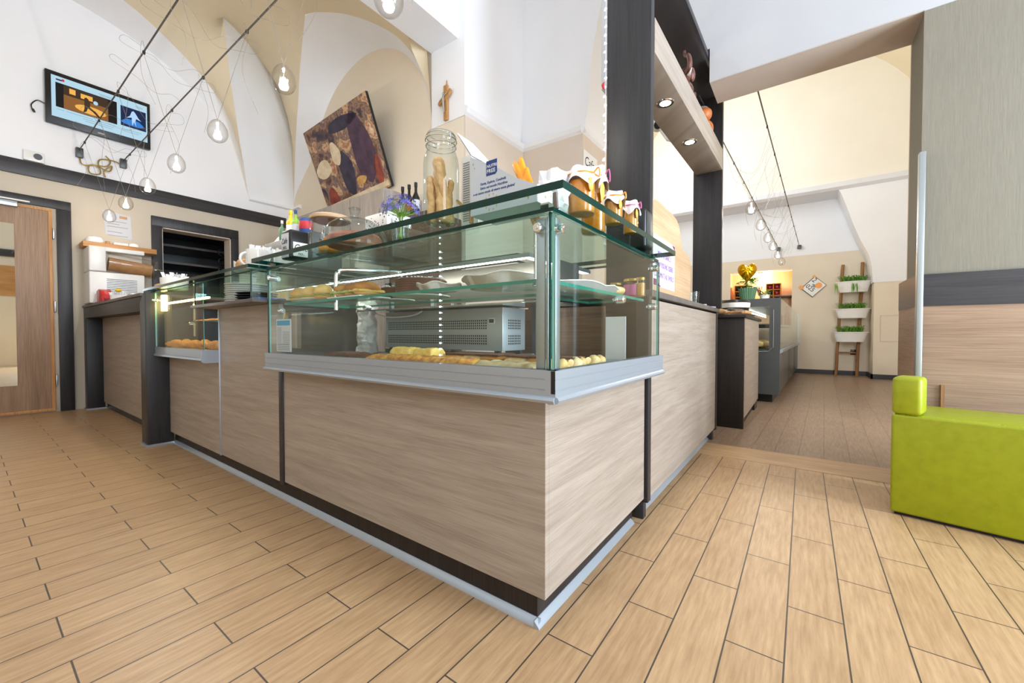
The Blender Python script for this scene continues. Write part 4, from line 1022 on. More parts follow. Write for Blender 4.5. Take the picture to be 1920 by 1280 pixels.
b.build('gold_ticks', 'goldprint', t)
b = MB()
for k, (u, v, s) in enumerate(((-.60, 1.185, .006), (-.593, 1.197, .005), (-.604, 1.203, .005), (-.795, 1.318, .004), (-.79, 1.305, .003), (-.585, 1.2, .003))): b.blob((u, .8995, v), (s*.5, .0006, s), 0, 1, 1)
for k, (u, v) in enumerate(((.94, 1.19), (.97, 1.2), (.955, 1.178))): b.blob((-.5705, u, v), (.0006, .003, .005), 0, 1, 1)
b.build('leaf_print', 'leafprint', t)
# crinkled snack packets
t = thing('snack_packet', (-.675, 1.06, ZT), 'orange and white snack packet sticking up behind the grey carton', 'packet')
b = MB(); b.blob((-.675, 1.06, ZT + .10), (.026, .018, .118), .7, 38, 4, 5, ZT)
b.xf(Matrix.Translation((-.675, 1.06, ZT)) @ Matrix.Rotation(R(-20), 4, 'Y') @ Matrix.Translation((.675, -1.06, -ZT))); b.build('wrapper', 'orange', t)
b = MB(); b.blob((-.652, 1.045, ZT + .06), (.012, .016, .05), .4, 30, 3, 2, ZT); b.build('white_panel', 'crinkle', t)
t = thing('wrapped_jar', (-.595, 1.03, ZT), 'crinkled white wrapped pack with a brown tie at the counter corner', 'packet')
MB().blob((-.60, 1.03, ZT + .06), (.052, .045, .066), .55, 45, 3, 8, ZT).build('wrapper', 'crinkle', t, smooth=False)
MB().tube([(-.562, .985, ZT), (-.566, .985, ZT + .045)], .007, 8).build('brown_tie', 'terracotta', t)
# preserve jars with cloth caps
def cap_jar(x, y, r, h, lb, seed, z=ZT, ribbon='orange'):
    t = thing('honey_jar', (x, y, z), lb, 'jar', 'cloth capped preserve jars')
    MB().lathe([(0, .001), (r*.93, .001), (r, .008), (r, h*.74), (r*.9, h*.80), (r*.88, h*.84)], (x, y, z), 32).build('jar_glass', 'jar', t)
    MB().lathe([(0, .004), (r*.9, .004), (r*.95, .01), (r*.95, h*.70), (0, h*.71)], (x, y, z), 32).build('preserve', 'jam' if seed % 2 else 'jam2', t)
    b = MB(); seg = 40; rings = []
    for q, zz in ((0, h*1.0), (r*.7, h*1.0), (r*1.0, h*.965), (r*1.04, h*.86), (r*1.22, h*.74), (r*1.34, h*.64)):
        k = q/(r*1.34)
        rings.append([b.bm.verts.new((x + (q + .10*r*k*k*math.sin(i*2*PI/seg*7 + seed))*math.cos(i*2*PI/seg), y + (q + .10*r*k*k*math.sin(i*2*PI/seg*7 + seed))*math.sin(i*2*PI/seg), z + zz + .10*h*k**3*math.sin(i*2*PI/seg*4 + seed))) for i in range(seg)] if q else [b.bm.verts.new((x, y, z + zz))])
    for a, c in zip(rings, rings[1:]):
        for i in range(seg):
            if len(a) == 1: b.bm.faces.new((a[0], c[i], c[(i+1) % seg]))
            else: b.bm.faces.new((a[i], a[(i+1) % seg], c[(i+1) % seg], c[i]))
    b.build('cloth_cap', 'crinkle', t, ang=80)
    b = MB(); b.tube([(x + r*1.08*math.cos(a), y + r*1.08*math.sin(a), z + h*.84) for a in np.linspace(0, 2*PI, 33)], .0022, 6)
    b.tube(smoothline([(x + r*1.05, y - r*.2, z + h*.84), (x + r*1.45, y - r*.25, z + h*.92), (x + r*1.5, y - r*.2, z + h*.74), (x + r*1.08, y - r*.15, z + h*.82)], 5), .0022, 6)
    b.build('ribbon', ribbon, t)
    b = MB(); b.blob((x + r*1.0, y - r*.55, z + h*.58), (.004, r*.42, h*.16), .3, 40, 2, seed); b.build('tag_leaf', 'goldprint', t)
cap_jar(-.535, 1.085, .040, .135, 'large squat preserve jar with white cloth cap nearest the counter corner', 1)
cap_jar(-.60, 1.31, .042, .225, 'tallest preserve jar with pinkish white cloth cap behind the squat jar', 3, ribbon='pink')
cap_jar(-.50, 1.245, .028, .105, 'small amber preserve jar with white cloth cap, third along the edge', 2)
cap_jar(-.497, 1.395, .025, .115, 'small amber preserve jar with a pink ribbon, last along the glass edge', 4, ribbon='pink')
t = thing('card_dispenser', (-.545, 1.69, ZT), 'small black box shaped dispenser at the far end of the glass top by the post', 'dispenser')
B(-.59, -.52, 1.63, 1.73, ZT, ZT + .16, .012, 3).build('housing', 'black', t); B(-.521, -.5185, 1.645, 1.715, ZT + .015, ZT + .145, .001).build('side_plate', 'gun', t)

# ================================================================== WALL BEHIND THE COUNTER
t = thing('back_cabinet', (-4.2, 2.8, 0), 'tall grey wood cabinet against the back wall below the leaning picture', 'cabinet')
B(-5.25, -3.45, 2.55, 3.03, .06, 2.30, .004).build('body', 'greywood', t)
B(-5.22, -3.48, 2.58, 3.03, 0, .06).build('plinth', 'dark', t)
for k in range(3):
    x0 = -5.23 + k*.6
    dd = B(x0, x0 + .59, 2.532, 2.55, .08, 2.28, .003).build('door', 'greywood', t)
    B(x0 + .545, x0 + .557, 2.51, 2.53, 1.1, 1.3, .003).build('handle', 'satin', dd)
tag(B(-3.44, -2.84, 2.60, 3.03, 0, 1.98, .004).build('bottle_cabinet', 'brownwood'), 'brown cabinet right of the tall grey cabinet, carrying the wine bottles', 'cabinet')
for k, (xx, lb) in enumerate(((-3.30, 'dark wine bottle at the left of the trio on the brown cabinet'), (-3.20, 'middle dark wine bottle on the brown cabinet'), (-3.10, 'dark wine bottle at the right of the trio on the brown cabinet'))):
    t = bottle(xx, 2.66, 1.98, .038, .32, 'wine', 'matt', lb, 'redm' if k == 1 else 'greypaper', .42, 'wine_bottle'); t['group'] = 'wine bottles on the brown cabinet'
t = thing('canvas_picture', (-4.58, 3.0, 2.48), 'large canvas print leaning forward from the back wall, in browns, navy and cream', 'picture')
M['canvas'] = mat('canvas_print', '#8a6a4c', .6)
m_ = M['canvas']; tc = N(m_, 'ShaderNodeTexCoord'); vo_ = N(m_, 'ShaderNodeTexNoise'); vo_.inputs['Scale'].default_value = 5.5; vo_.inputs['Detail'].default_value = 5; vo_.inputs['Distortion'].default_value = .3
K(m_, tc.outputs['Object'], vo_.inputs['Vector'])
rp = N(m_, 'ShaderNodeValToRGB'); e_ = rp.color_ramp.elements
e_[0].position = .30; e_[0].color = lin('#2a2733'); e_[1].position = .72; e_[1].color = lin('#e3cfae')
for p_, c_ in ((.38, '#3d3346'), (.43, '#6d4a3a'), (.48, '#9a7a5c'), (.52, '#5b4a5c'), (.56, '#b08a5e'), (.60, '#c9ae88'), (.64, '#a05a38')):
    k_ = e_.new(p_); k_.color = lin(c_)
K(m_, vo_.outputs['Fac'], rp.inputs['Fac']); K(m_, rp.outputs['Color'], bsdf(m_).inputs['Base Color'])
c0 = Vector((-5.257, 3.028, 2.48)); eu = Vector((1.345, 0, .075)); ev = Vector((0, -.345, .93)); nn = eu.cross(ev).normalized() * .035
def frame_pt(u, v, w=1.0): return c0 + eu*u + ev*v + nn*w
b = MB(); q = [b.bm.verts.new(frame_pt(u, v, w)) for w in (0, 1) for u, v in ((0, 0), (1, 0), (1, 1), (0, 1))]
for f in ((0, 3, 2, 1), (0, 1, 5, 4), (1, 2, 6, 5), (2, 3, 7, 6), (3, 0, 4, 7)): b.bm.faces.new([q[i] for i in f])
b.build('canvas_frame', 'matt', t, smooth=False)
b = MB(); b.quad(*[frame_pt(u, v, 1.02) for u, v in ((0, 0), (1, 0), (1, 1), (0, 1))]); b.build('printed_canvas', 'canvas', t, smooth=False)
# loose painted masses: dark upright shapes, pale patches and warm dots
def patch(name, pts, mm, lift):
    b = MB(); b.bm.faces.new([b.bm.verts.new(frame_pt(u, v, lift)) for u, v in pts]); return b.build(name, mm, t, smooth=False)
M['pic_navy'] = mottled('paint_navy', '#262433', '#453c50', 9, .6); M['pic_plum'] = mottled('paint_plum', '#3c2a3c', '#5b4356', 9, .6)
M['pic_cream'] = mottled('paint_cream', '#c9b48f', '#e8d9bd', 9, .6); M['pic_ochre'] = mottled('paint_ochre', '#b5833f', '#d8ad6a', 12, .6); M['pic_red'] = mottled('paint_red', '#6d2a2a', '#a2503a', 12, .6)
def oval(cu, cv, ru, rv, n=18, w=.12, s=0.0): return [(min(.99, max(.01, cu + ru*(1 + w*math.sin(3*a + s))*math.cos(a))), min(.99, max(.01, cv + rv*(1 + w*math.cos(2*a + s))*math.sin(a)))) for a in np.linspace(0, 2*PI, n, endpoint=False)]
patch('painted_shape', oval(.47, .34, .10, .28, s=1), 'pic_navy', 1.04); patch('painted_shape', oval(.76, .52, .14, .38, s=2), 'pic_plum', 1.04)
patch('painted_shape', oval(.14, .50, .13, .10, s=4), 'pic_cream', 1.04); patch('painted_shape', oval(.38, .60, .07, .13, s=2), 'pic_cream', 1.06)
patch('painted_shape', oval(.16, .14, .08, .12, s=3), 'pic_red', 1.04); patch('painted_shape', oval(.64, .20, .07, .05, s=1), 'pic_ochre', 1.06)
patch('painted_shape', oval(.90, .22, .05, .17, s=5), 'pic_red', 1.04); patch('painted_shape', oval(.58, .86, .22, .07, s=2), 'pic_navy', 1.04)
patch('painted_shape', [(.06, .02), (.98, .02), (.98, .075), (.06, .075)], 'pic_cream', 1.05)
# crucifix
t = thing('crucifix', (-3.045, 3.03, 3.02), 'wooden wall crucifix with a small silver figure, hanging right of the canvas print', 'crucifix')
xc = -3.045
B(xc - .026, xc + .026, 3.008, 3.034, 3.04, 3.40, .004).build('upright', 'cross', t)
def cr(u, z): return (xc + u*.47, 3.27 + (z - 3.285)*.55)
b = MB(); b.prism([cr(u, z) for u, z in ((-.20, 3.185), (-.18, 3.165), (.0, 3.225), (.15, 3.305), (.20, 3.37), (.17, 3.41), (.06, 3.345), (-.06, 3.275), (-.17, 3.255), (-.205, 3.22))], 'y', 2.995, 3.02, .004); b.build('crossbar', 'cross', t)
b = MB(); b.tube([(xc - .006, 2.987, 3.285), (xc - .008, 2.985, 3.24), (xc - .004, 2.985, 3.18), (xc + .004, 2.989, 3.11)], [.010, .015, .011, .006], 10); b.blob((xc - .007, 2.984, 3.30), (.010, .010, .013), 0, 1, 2)
b.tube([(*cr(-.14, 3.235)[:1], 2.988, cr(-.14, 3.235)[1]), (xc - .006, 2.985, 3.272), (*cr(.13, 3.345)[:1], 2.988, cr(.13, 3.345)[1])], [.004, .008, .004], 8); b.build('figure', 'silver', t)
b = MB(); b.tube(smoothline([(xc - .012, 3.03, 3.395), (xc, 3.032, 3.46), (xc + .012, 3.03, 3.395)], 4), .003, 6); b.build('hanging_cord', 'honey', t)
# lettered card on the pier
t = thing('lettered_card', (-1.995, 4.28, 2.65), 'white card with handwritten style lettering on the pier edge beside the tall post', 'poster')
B(-1.998, -1.992, 4.09, 4.45, 2.5, 2.86).build('card', 'sheet', t)
text('lettering', 'Cafe', .15, (-1.991, 4.11, 2.70), (0, 1, 0), (0, 0, 1), 'ink', t, shear=.25, sx=.9)
text('lettering', 'no..', .12, (-1.991, 4.15, 2.57), (0, 1, 0), (0, 0, 1), 'ink', t, shear=.25, sx=.9)

# ================================================================== LEFT WALL FITTINGS
XW = -6.36
M['tvscreen'] = mat('lit_screen', '#0b0d10', .2, emit='#b9def0', es=.72); M['tvdark'] = mat('screen_black', '#06070a', .2, emit='#090a0e', es=.6)
M['tvbrown'] = mat('screen_brown', '#06070a', .2, emit='#8a5a2c', es=.8); M['tvamber'] = mat('screen_amber', '#06070a', .2, emit='#e2a94e', es=.9); M['tvdim'] = mat('screen_umber', '#06070a', .2, emit='#3a2a1e', es=.8)
M['tvnavy'] = mat('screen_navy', '#06070a', .2, emit='#0d2248', es=.8); M['tvblue'] = mat('screen_blue', '#06070a', .2, emit='#2a78c8', es=.9); M['tvpale'] = mat('screen_pale', '#06070a', .2, emit='#a9c9ea', es=.9)
M['tvred'] = mat('screen_red', '#06070a', .2, emit='#c0213a', es=.9); M['tvgrey'] = mat('screen_grey', '#06070a', .2, emit='#8fa4b0', es=.8)
t = thing('television', (XW + .05, .965, 3.0), 'flat black television showing two photos on a pale blue page, high on the white wall', 'television')
y0, y1, z0, z1 = .555, 1.372, 2.997, 3.532
B(XW + .012, XW + .062, y0, y1, z0, z1, .006).build('housing', 'black', t)
sy = lambda u: y0 + .042 + (y1 - y0 - .070)*u
sz = lambda v: z1 - .042 - (z1 - z0 - .115)*v
def scr(name, u0, u1, v0, v1, m, lift=0): return B(XW + .0622, XW + .0632 + lift*.0004, sy(u0), sy(u1), sz(v1), sz(v0)).build(name, m, t, smooth=False)
scr('screen', 0, 1, 0, 1, 'tvscreen')
scr('photo_left', .04, .655, .155, .75, 'tvdark', 1); scr('photo_left_picture', .115, .56, .17, .74, 'tvbrown', 2); scr('photo_left_wall', .115, .56, .17, .40, 'tvdim', 3)
scr('photo_left_window', .17, .23, .21, .34, 'tvamber', 4); scr('photo_left_window', .28, .40, .24, .36, 'tvamber', 4)
def scrpoly(name, pts, m, lift): b = MB(); b.prism([(sy(u), sz(v)) for u, v in pts], 'x', XW + .0625, XW + .0632 + lift*.0004); b.build(name, m, t, smooth=False)
scrpoly('photo_left_floor_light', oval(.38, .60, .16, .10, 16, 0), 'tvamber', 3); scrpoly('photo_left_lamp', oval(.43, .37, .025, .05, 12, 0), 'tvscreen', 5)
scrpoly('photo_left_dancer', [(.315, .33), (.335, .30), (.355, .33), (.375, .42), (.37, .52), (.43, .60), (.475, .70), (.46, .73), (.40, .62), (.35, .56), (.335, .66), (.30, .70), (.315, .60), (.315, .45)], 'tvdim', 6)
scr('photo_right', .695, .985, .19, .72, 'tvnavy', 1); scrpoly('photo_right_glow', oval(.83, .58, .12, .10, 16, .2), 'tvblue', 2)
scrpoly('photo_right_dancer', [(.82, .28), (.84, .25), (.86, .29), (.90, .42), (.93, .47), (.87, .44), (.86, .52), (.87, .66), (.845, .54), (.825, .66), (.82, .52), (.82, .44), (.76, .48), (.80, .40)], 'tvpale', 4)
scr('logo', .045, .10, .065, .10, 'tvnavy', 2); scr('logo', .10, .125, .04, .095, 'tvred', 2)
for u0, u1, v in ((.46, .62, .085), (.47, .60, .115), (.86, .95, .085), (.87, .95, .115), (.05, .12, .80), (.14, .40, .80), (.42, .64, .80), (.30, .62, .85), (.32, .60, .90), (.70, .93, .80), (.72, .90, .85)): scr('screen_text', u0, u1, v, v + .012, 'tvgrey', 2)
B(XW + .0618, XW + .063, .93, .985, z0 + .022, z0 + .034).build('badge', 'silver', t)
B(XW, XW + .014, .8, 1.1, 3.15, 3.4).build('wall_bracket', 'matt', t)
b = MB(); b.tube(smoothline([(XW + .03, y0, 3.18), (XW + .03, y0 - .05, 3.19), (XW + .03, y0 - .09, 3.13), (XW + .03, y0 - .08, 3.075)], 5), .005, 8); b.tube([(XW + .03, y0 - .083, 3.09), (XW + .03, y0 - .07, 3.06)], .010, 8); b.build('loose_cable', 'black', t)
t = thing('wall_socket', (XW, .475, 2.56), 'white wall socket box just above the dark band, below the television', 'socket')
B(XW, XW + .035, .405, .545, 2.562, 2.665, .006).build('box', 'plastic', t)
MB().tube([(XW + .03, .50, 2.615), (XW + .042, .50, 2.615)], .030, 20).build('plug_hole', 'gun', t)
t = thing('paper_notice', (XW, 1.06, 1.92), 'white paper notice with a small orange stamp pinned above the wall shelf', 'notice')
b = MB(); b.prism([(.962, 2.205), (1.195, 2.175), (1.205, 1.905), (.985, 1.935)], 'x', XW + .001, XW + .004); b.build('sheet', 'greypaper', t)
B(XW + .004, XW + .005, 1.10, 1.165, 2.135, 2.165).build('stamp', 'kraft', t)
b = MB()
for k, (u, w_) in enumerate(((0, .16), (.03, .10), (.06, .17), (.12, .12), (.16, .17))): b.box(XW + .004, XW + .005, 1.0, 1.0 + w_, 2.09 - u, 2.096 - u)
b.build('printed_lines', 'inkgrey', t)
tag(B(XW, XW + .24, .778, 1.372, 1.74, 1.797, .004).build('wall_shelf', 'honeyh'), 'honey coloured wooden wall shelf above the white machine', 'shelf')
for k, (yy, r_, h_, lb) in enumerate(((.88, .075, .075, 'large white bowl upside down at the left end of the wall shelf'), (1.20, .05, .055, 'small white bowl near the right end of the wall shelf'))):
    tag(MB().lathe([(r_, 0), (r_*.97, h_*.45), (r_*.75, h_*.85), (r_*.4, h_), (0, h_)], (XW + .12, yy, 1.797), 28).build('white_bowl', 'ceramic'), lb, 'bowl')
tag(B(XW + .06, XW + .18, 1.02, 1.14, 1.797, 1.832, .012).build('white_dish', 'ceramic'), 'white rectangular dish in the middle of the wall shelf', 'dish')
tag(MB().lathe([(0, 0), (.018, 0), (.022, .01), (.018, .045), (0, .05)], (XW + .10, .985, 1.797), 18).build('salt_shaker', 'kraft'), 'small tan shaker between the large bowl and the white dish', 'shaker')
tag(MB().blob((XW + .12, 1.30, 1.806), (.02, .035, .01), .3, 60, 2, 4, 1.797).build('keys', 'satin'), 'bunch of keys lying at the right end of the wall shelf', 'keys')
# white bread machine on the bar
t = thing('bread_slicer', (-6.15, 1.02, 1.122), 'white counter machine with louvred front and clear plastic cover on the bar', 'machine')
x0, x1 = -6.345, -5.99
B(x0, x1, .80, 1.235, 1.137, 1.47, .012, 3).build('lower_body', 'plastic', t)
b = MB(); b.box(x0, x1 + .005, .80, .93, 1.475, 1.735, .012, 3); b.box(x0, x1 - .10, .93, 1.235, 1.475, 1.73, .008); b.box(x0, x1 + .004, .92, 1.235, 1.69, 1.735, .008); b.build('upper_body', 'plastic', t)
b = MB()
for k in range(11): b.box(x1 - .002, x1 + .002, .93, 1.17, 1.215 + k*.018, 1.222 + k*.018)
b.build('louvres', 'gun', t)
b = MB(); b.tube([(x1 - .05, .94, 1.585), (x1 - .05, 1.34, 1.545)], .105, 32); b.build('clear_cover', 'film', t)
b = MB(); b.tube([(x1 - .06, .95, 1.57), (x1 - .06, 1.30, 1.53)], .07, 24); b.build('bread_roll', 'kraft', t)
MB().tube([(x1 - .05, 1.33, 1.55), (x1 - .05, 1.40, 1.545)], .012, 10).build('crank_knob', 'chrome', t)
for yy in (.83, 1.2): MB().tube([(x1 - .04, yy, 1.122), (x1 - .04, yy, 1.138)], .015, 12).build('foot', 'matt', t)
t = thing('red_dispenser', (-5.80, .88, 1.122), 'red rounded tape dispenser with a white label on the bar in front of the machine', 'dispenser')
b = MB(); b.prism([(-5.95, 1.122), (-5.72, 1.122), (-5.715, 1.15), (-5.73, 1.19), (-5.77, 1.222), (-5.83, 1.235), (-5.90, 1.225)], 'y', .85, .92, .006); b.build('housing', 'red', t)
B(-5.925, -5.885, .847, .851, 1.14, 1.2).build('white_label', 'sheet', t); B(-5.715, -5.68, .86, .91, 1.145, 1.165, .003).build('nozzle', 'redm', t); t.scale = (1.45, 1.3, 1.35); t.location.x = -5.78
sachet_pot(-5.42, .93, 1.122, .07, .07, 'white bowl of crumpled napkins on the bar right of the red dispenser', 21, h2=.035)
tag(MB().blob((-5.30, .90, 1.232), (.024, .024, .018), .1, 30, 2).build('lemon', 'yellow'), 'yellow lemon lying on the napkin bowl on the bar', 'lemon')
tag(B(-5.08, -4.90, .92, 1.05, 1.122, 1.185, .01).build('white_box', 'ceramic'), 'small white tray box on the bar near the glass top', 'box')
# dim store behind the open door
tag(B(-7.9, -7.3, 1.0, 3.3, 0, 1.7, .01).build('store_cabinet', 'dark'), 'dark cabinet in the dim store room behind the open door', 'cabinet')
for k in range(3):
    tag(B(-7.92, -7.2, 1.0, 3.3, 1.80 + k*.24, 1.83 + k*.24).build('store_shelf', 'grey_top'), ['lowest', 'middle', 'top'][k] + ' shelf board in the dim store room seen above the open door', 'shelf')
t = thing('machine_column', (-7.0, 2.5, 0), 'dark upright machine with hoses in the store room doorway', 'machine')
b = MB(); b.box(-7.1, -6.75, 2.3, 2.6, 0, 1.75, .02); b.build('body', 'gun', t)
for k in range(3): MB().tube(arc((2.25, 1.72 + k*.13), .05, 0, 350, 14, lambda u, v: (-6.8, u, v)), .012, 8).build('hose', 'black', t)

# ================================================================== CABLE LIGHTS
def pendant(x, y, zc, zt, ya, yb, lb, seed, grp, power=3.0, dx=0.0):
    t = thing('pendant_lamp', (x, y, zc), lb, 'pendant lamp', grp)
    pr = [(0, -.070)]
    for i in range(1, 20):
        a = -PI/2 + PI*i/20; pr.append((.054*math.cos(a)*(1 - .14*math.sin(a)), .070*math.sin(a)))
    MB().lathe(pr + [(.006, .070)], (x, y, zc), 28).build('glass_globe', 'globe', t)
    b = MB(); b.lathe([(0, -.048), (.017, -.046), (.021, -.034), (.016, -.018), (.007, .006), (0, .008)], (x, y, zc), 16); b.build('bulb', 'bulbfar' if x < -4.9 else 'bulb', t)
    MB().tube([(x, y, zc + .005), (x, y, zc + .070)], .0018, 6).build('bulb_stem', 'wire', t)
    rnd = random.Random(seed)
    for yy in (ya, yb):
        MB().tube([(x, y, zc + .068), (x + dx + rnd.uniform(-.03, .03), yy, zt)], .0013, 5).build('support_wire', 'wire', t)
        MB().box(x + dx - .008, x + dx + .008, yy - .007, yy + .007, zt - .016, zt + .004).build('cable_clip', 'matt', t)
    for k in range(2):
        p0 = Vector((x + dx + rnd.uniform(-.06, .06), (ya, yb)[k], zt)); sw = rnd.uniform(-.10, .10); ln = rnd.uniform(.35, .62)
        MB().tube(smoothline([p0, p0 + Vector((sw*.8, rnd.uniform(-.04, .04), .03)), p0 + Vector((sw*1.5, rnd.uniform(-.06, .06), -.12*ln)), p0 + Vector((sw*1.2, rnd.uniform(-.06, .06), -.55*ln)), p0 + Vector((sw*1.6, rnd.uniform(-.06, .06), -ln))], 7), .0010, 5).build('slack_wire', 'wire', t)

gl = 'globe lamps over the pastry counter'
for k, (x, lb) in enumerate(((-1.271, 'glass globe lamp cut by the top edge of the picture, nearest of the row'), (-2.098, 'clear globe lamp in front of the beige vault, second nearest of its row'), (-2.964, 'clear globe lamp third nearest of the row over the counter'), (-3.767, 'clear globe lamp fourth nearest, beside the white wall under the television'),
                             (-4.539, 'clear globe lamp fifth nearest, in front of the dark wall band'), (-5.302, 'clear globe lamp second furthest, just below the dark wall band'), (-6.026, 'smallest looking globe lamp at the far end, in front of the paper notice'))):
    pendant(x, .965, 2.078, 2.795, .793, 1.137, lb, 10 + k, gl, 9.0)
for yy, lb in ((.793, 'left cable of the pair under the television, with a curled brass end'), (1.137, 'right cable of the pair under the television, with a curled brass end')):
    t = thing('lighting_cable', (XW + .05, yy, 2.795), lb, 'lighting cable', 'lighting cables in the television room')
    MB().tube([(XW + .05, yy, 2.795), (3.28, yy, 2.795)], .0052, 8).build('cable', 'cable', t)
    b = MB(); b.box(XW, XW + .05, yy - .028, yy + .028, 2.715, 2.815, .004); b.build('wall_anchor', 'gun', t)
    sg = 1 if yy < 1 else -1
    b = MB(); b.tube(smoothline([(XW + .03, yy, 2.715), (XW + .05, yy + sg*.02, 2.64), (XW + .05, yy + sg*.13, 2.66), (XW + .06, yy + sg*.15, 2.58), (XW + .06, yy + sg*.07, 2.565), (XW + .05, yy + sg*.075, 2.655), (XW + .05, yy + sg*.2, 2.68), (XW + .04, yy + sg*.235, 2.75), (XW + .03, yy + sg*.2, 2.80)] if sg > 0 else
                             [(XW + .03, yy, 2.74), (XW + .05, yy - .08, 2.76), (XW + .05, yy - .19, 2.74), (XW + .06, yy - .20, 2.66), (XW + .06, yy - .12, 2.63), (XW + .05, yy - .10, 2.70), (XW + .05, yy - .16, 2.62), (XW + .04, yy - .15, 2.56)], 5), .0065, 8)
    b.build('curled_end', 'brass', t)
    rnd = random.Random(int(yy*100))
    for k in range(8):
        x = -5.75 + k*.66 + rnd.uniform(-.15, .15); oy = 1.137 if yy < 1 else .793; dx_ = rnd.uniform(-.35, .35); sag = rnd.uniform(.02, .16)
        P = [Vector((x, yy, 2.795)), Vector((x + dx_*.15, yy + (oy - yy)*.2, 2.83 - sag*.4)), Vector((x + dx_*.5, yy + (oy - yy)*.55, 2.795 - sag)), Vector((x + dx_*.9, yy + (oy - yy)*.95, 2.795 - sag*.6)), Vector((x + dx_*1.1, yy + (oy - yy)*1.35, 2.80 - sag*.2)), Vector((x + dx_*1.0, yy + (oy - yy)*1.3, 2.84)), Vector((x + dx_*.9, yy + (oy - yy)*1.05, 2.815))]
        MB().tube(smoothline(P, 7), .0010, 5).build('loose_wire', 'wire', t)

# ================================================================== PORTAL ON THE SIDE COUNTER
PC = (-.66, 1.84, 0); PA = -1.2
t = thing('counter_portal', (-.66, 2.66, 1.0145), 'tall dark wood portal frame with a lit oak shelf, standing on the side counter', 'portal')
ZP = 1.0145
def rb(name, m, *a, par=t, **k): return B(*a, **k).rotz(PC, PA).build(name, m, par)
plab(rb('post', 'dark', -.768, -.56, 1.82, 1.862, ZP, 2.72, bev=.002), 'near dark post')
plab(rb('post', 'dark', -.768, -.56, 3.49, 3.532, ZP, 2.72, bev=.002), 'far dark post')
plab(rb('header', 'darkh', -.768, -.56, 1.82, 3.532, 2.66, 2.70, bev=.002), 'dark header board')
sh = rb('lamp_shelf', 'oak_shelf' if 'oak_shelf' in M else 'oak', -.748, -.557, 1.862, 3.49, 2.085, 2.24, bev=.002); plab(sh, 'thick oak shelf with spotlights')
for sx_, sy_ in ((-.63, 2.30), (-.625, 2.86)):
    MB().lathe([(0, -.004), (.028, -.004), (.030, -.002), (.030, 0), (0, 0)], (sx_, sy_, 2.085), 24).build('spotlight', 'spot', sh)
    MB().lathe([(.029, -.003), (.043, -.004), (.046, 0), (.029, 0)], (sx_, sy_, 2.085), 28).build('spotlight_ring', 'chrome', sh)
    l = bpy.data.lights.new('spot_light', 'SPOT'); l.energy = 9; l.spot_size = R(95); l.spot_blend = .6; l.color = (1, .9, .74); l.shadow_soft_size = .03
    o = bpy.data.objects.new('spot_light', l); COL.objects.link(o); o.location = (sx_, sy_, 2.07)
# elephant figurine
ex, ey, ez = -.61, 2.64, 2.2405
t = thing('elephant_figurine', (ex, ey, ez), 'brown painted elephant figurine with raised trunk on the oak shelf', 'figurine')
b = MB(); b.blob((ex - .01, ey + .055, ez + .085), (.042, .065, .045), .05, 30, 3); b.blob((ex + .01, ey - .015, ez + .125), (.032, .034, .034), .05, 30, 3)
for dx_, dy_ in ((-.028, .02), (.022, .02), (-.028, .095), (.022, .095)): b.tube([(ex + dx_, ey + dy_, ez), (ex + dx_, ey + dy_, ez + .08)], [.016, .014], 10)
b.tube(smoothline([(ex + .02, ey - .035, ez + .125), (ex + .035, ey - .06, ez + .12), (ex + .04, ey - .072, ez + .15), (ex + .030, ey - .060, ez + .19), (ex + .012, ey - .048, ez + .205), (ex + .010, ey - .05, ez + .225)], 5), [.016 - .0004*i for i in range(26)], 10)
b.build('body', 'terracotta', t)
for s_ in (-1, 1):
    MB().blob((ex + s_*.038, ey + .0, ez + .125), (.012, .026, .034), .1, 40, 2, s_).build('ear', 'terracotta', t)
    MB().tube(smoothline([(ex + s_*.016 + .01, ey - .04, ez + .108), (ex + s_*.022 + .018, ey - .062, ez + .104), (ex + s_*.022 + .028, ey - .075, ez + .115)], 4), [.006, .006, .0055, .005, .0045, .004, .003, .002, .0015], 8).build('tusk', 'ceramic', t)
t.scale = (1.2,) * 3
t = thing('orange_figurine', (-.60, 3.20, 2.2405), 'small orange and grey round figurine further along the oak shelf', 'figurine')
MB().blob((-.60, 3.20, 2.2405 + .045), (.045, .045, .045), .06, 30, 3, 1, 2.2405).build('base', 'pumpkin', t)
MB().blob((-.60, 3.19, 2.2405 + .115), (.038, .038, .036), .06, 30, 3, 2).build('head', 'pumpkin', t)
MB().blob((-.615, 3.20, 2.2405 + .148), (.035, .035, .016), .06, 30, 3, 3).build('cap', 'clay', t)
t.scale = (1.35,) * 3
t = thing('security_camera', (-.875, 3.0, 2.28), 'small white security camera with a black lens on an arm behind the oak shelf', 'camera')
MB().tube([(-.742, 2.98, 2.17), (-.80, 2.99, 2.20), (-.86, 3.0, 2.30)], .012, 12).build('mounting_arm', 'plastic', t)
MB().blob((-.875, 3.0, 2.33), (.048, .048, .046), 0, 1, 3).build('housing', 'plastic', t)
d_ = Vector((.30, -.85, -.42)).normalized(); c_ = Vector((-.875, 3.0, 2.33)); MB().tube([c_ + d_*.03, c_ + d_*.052], .028, 20).build('lens', 'black', t)
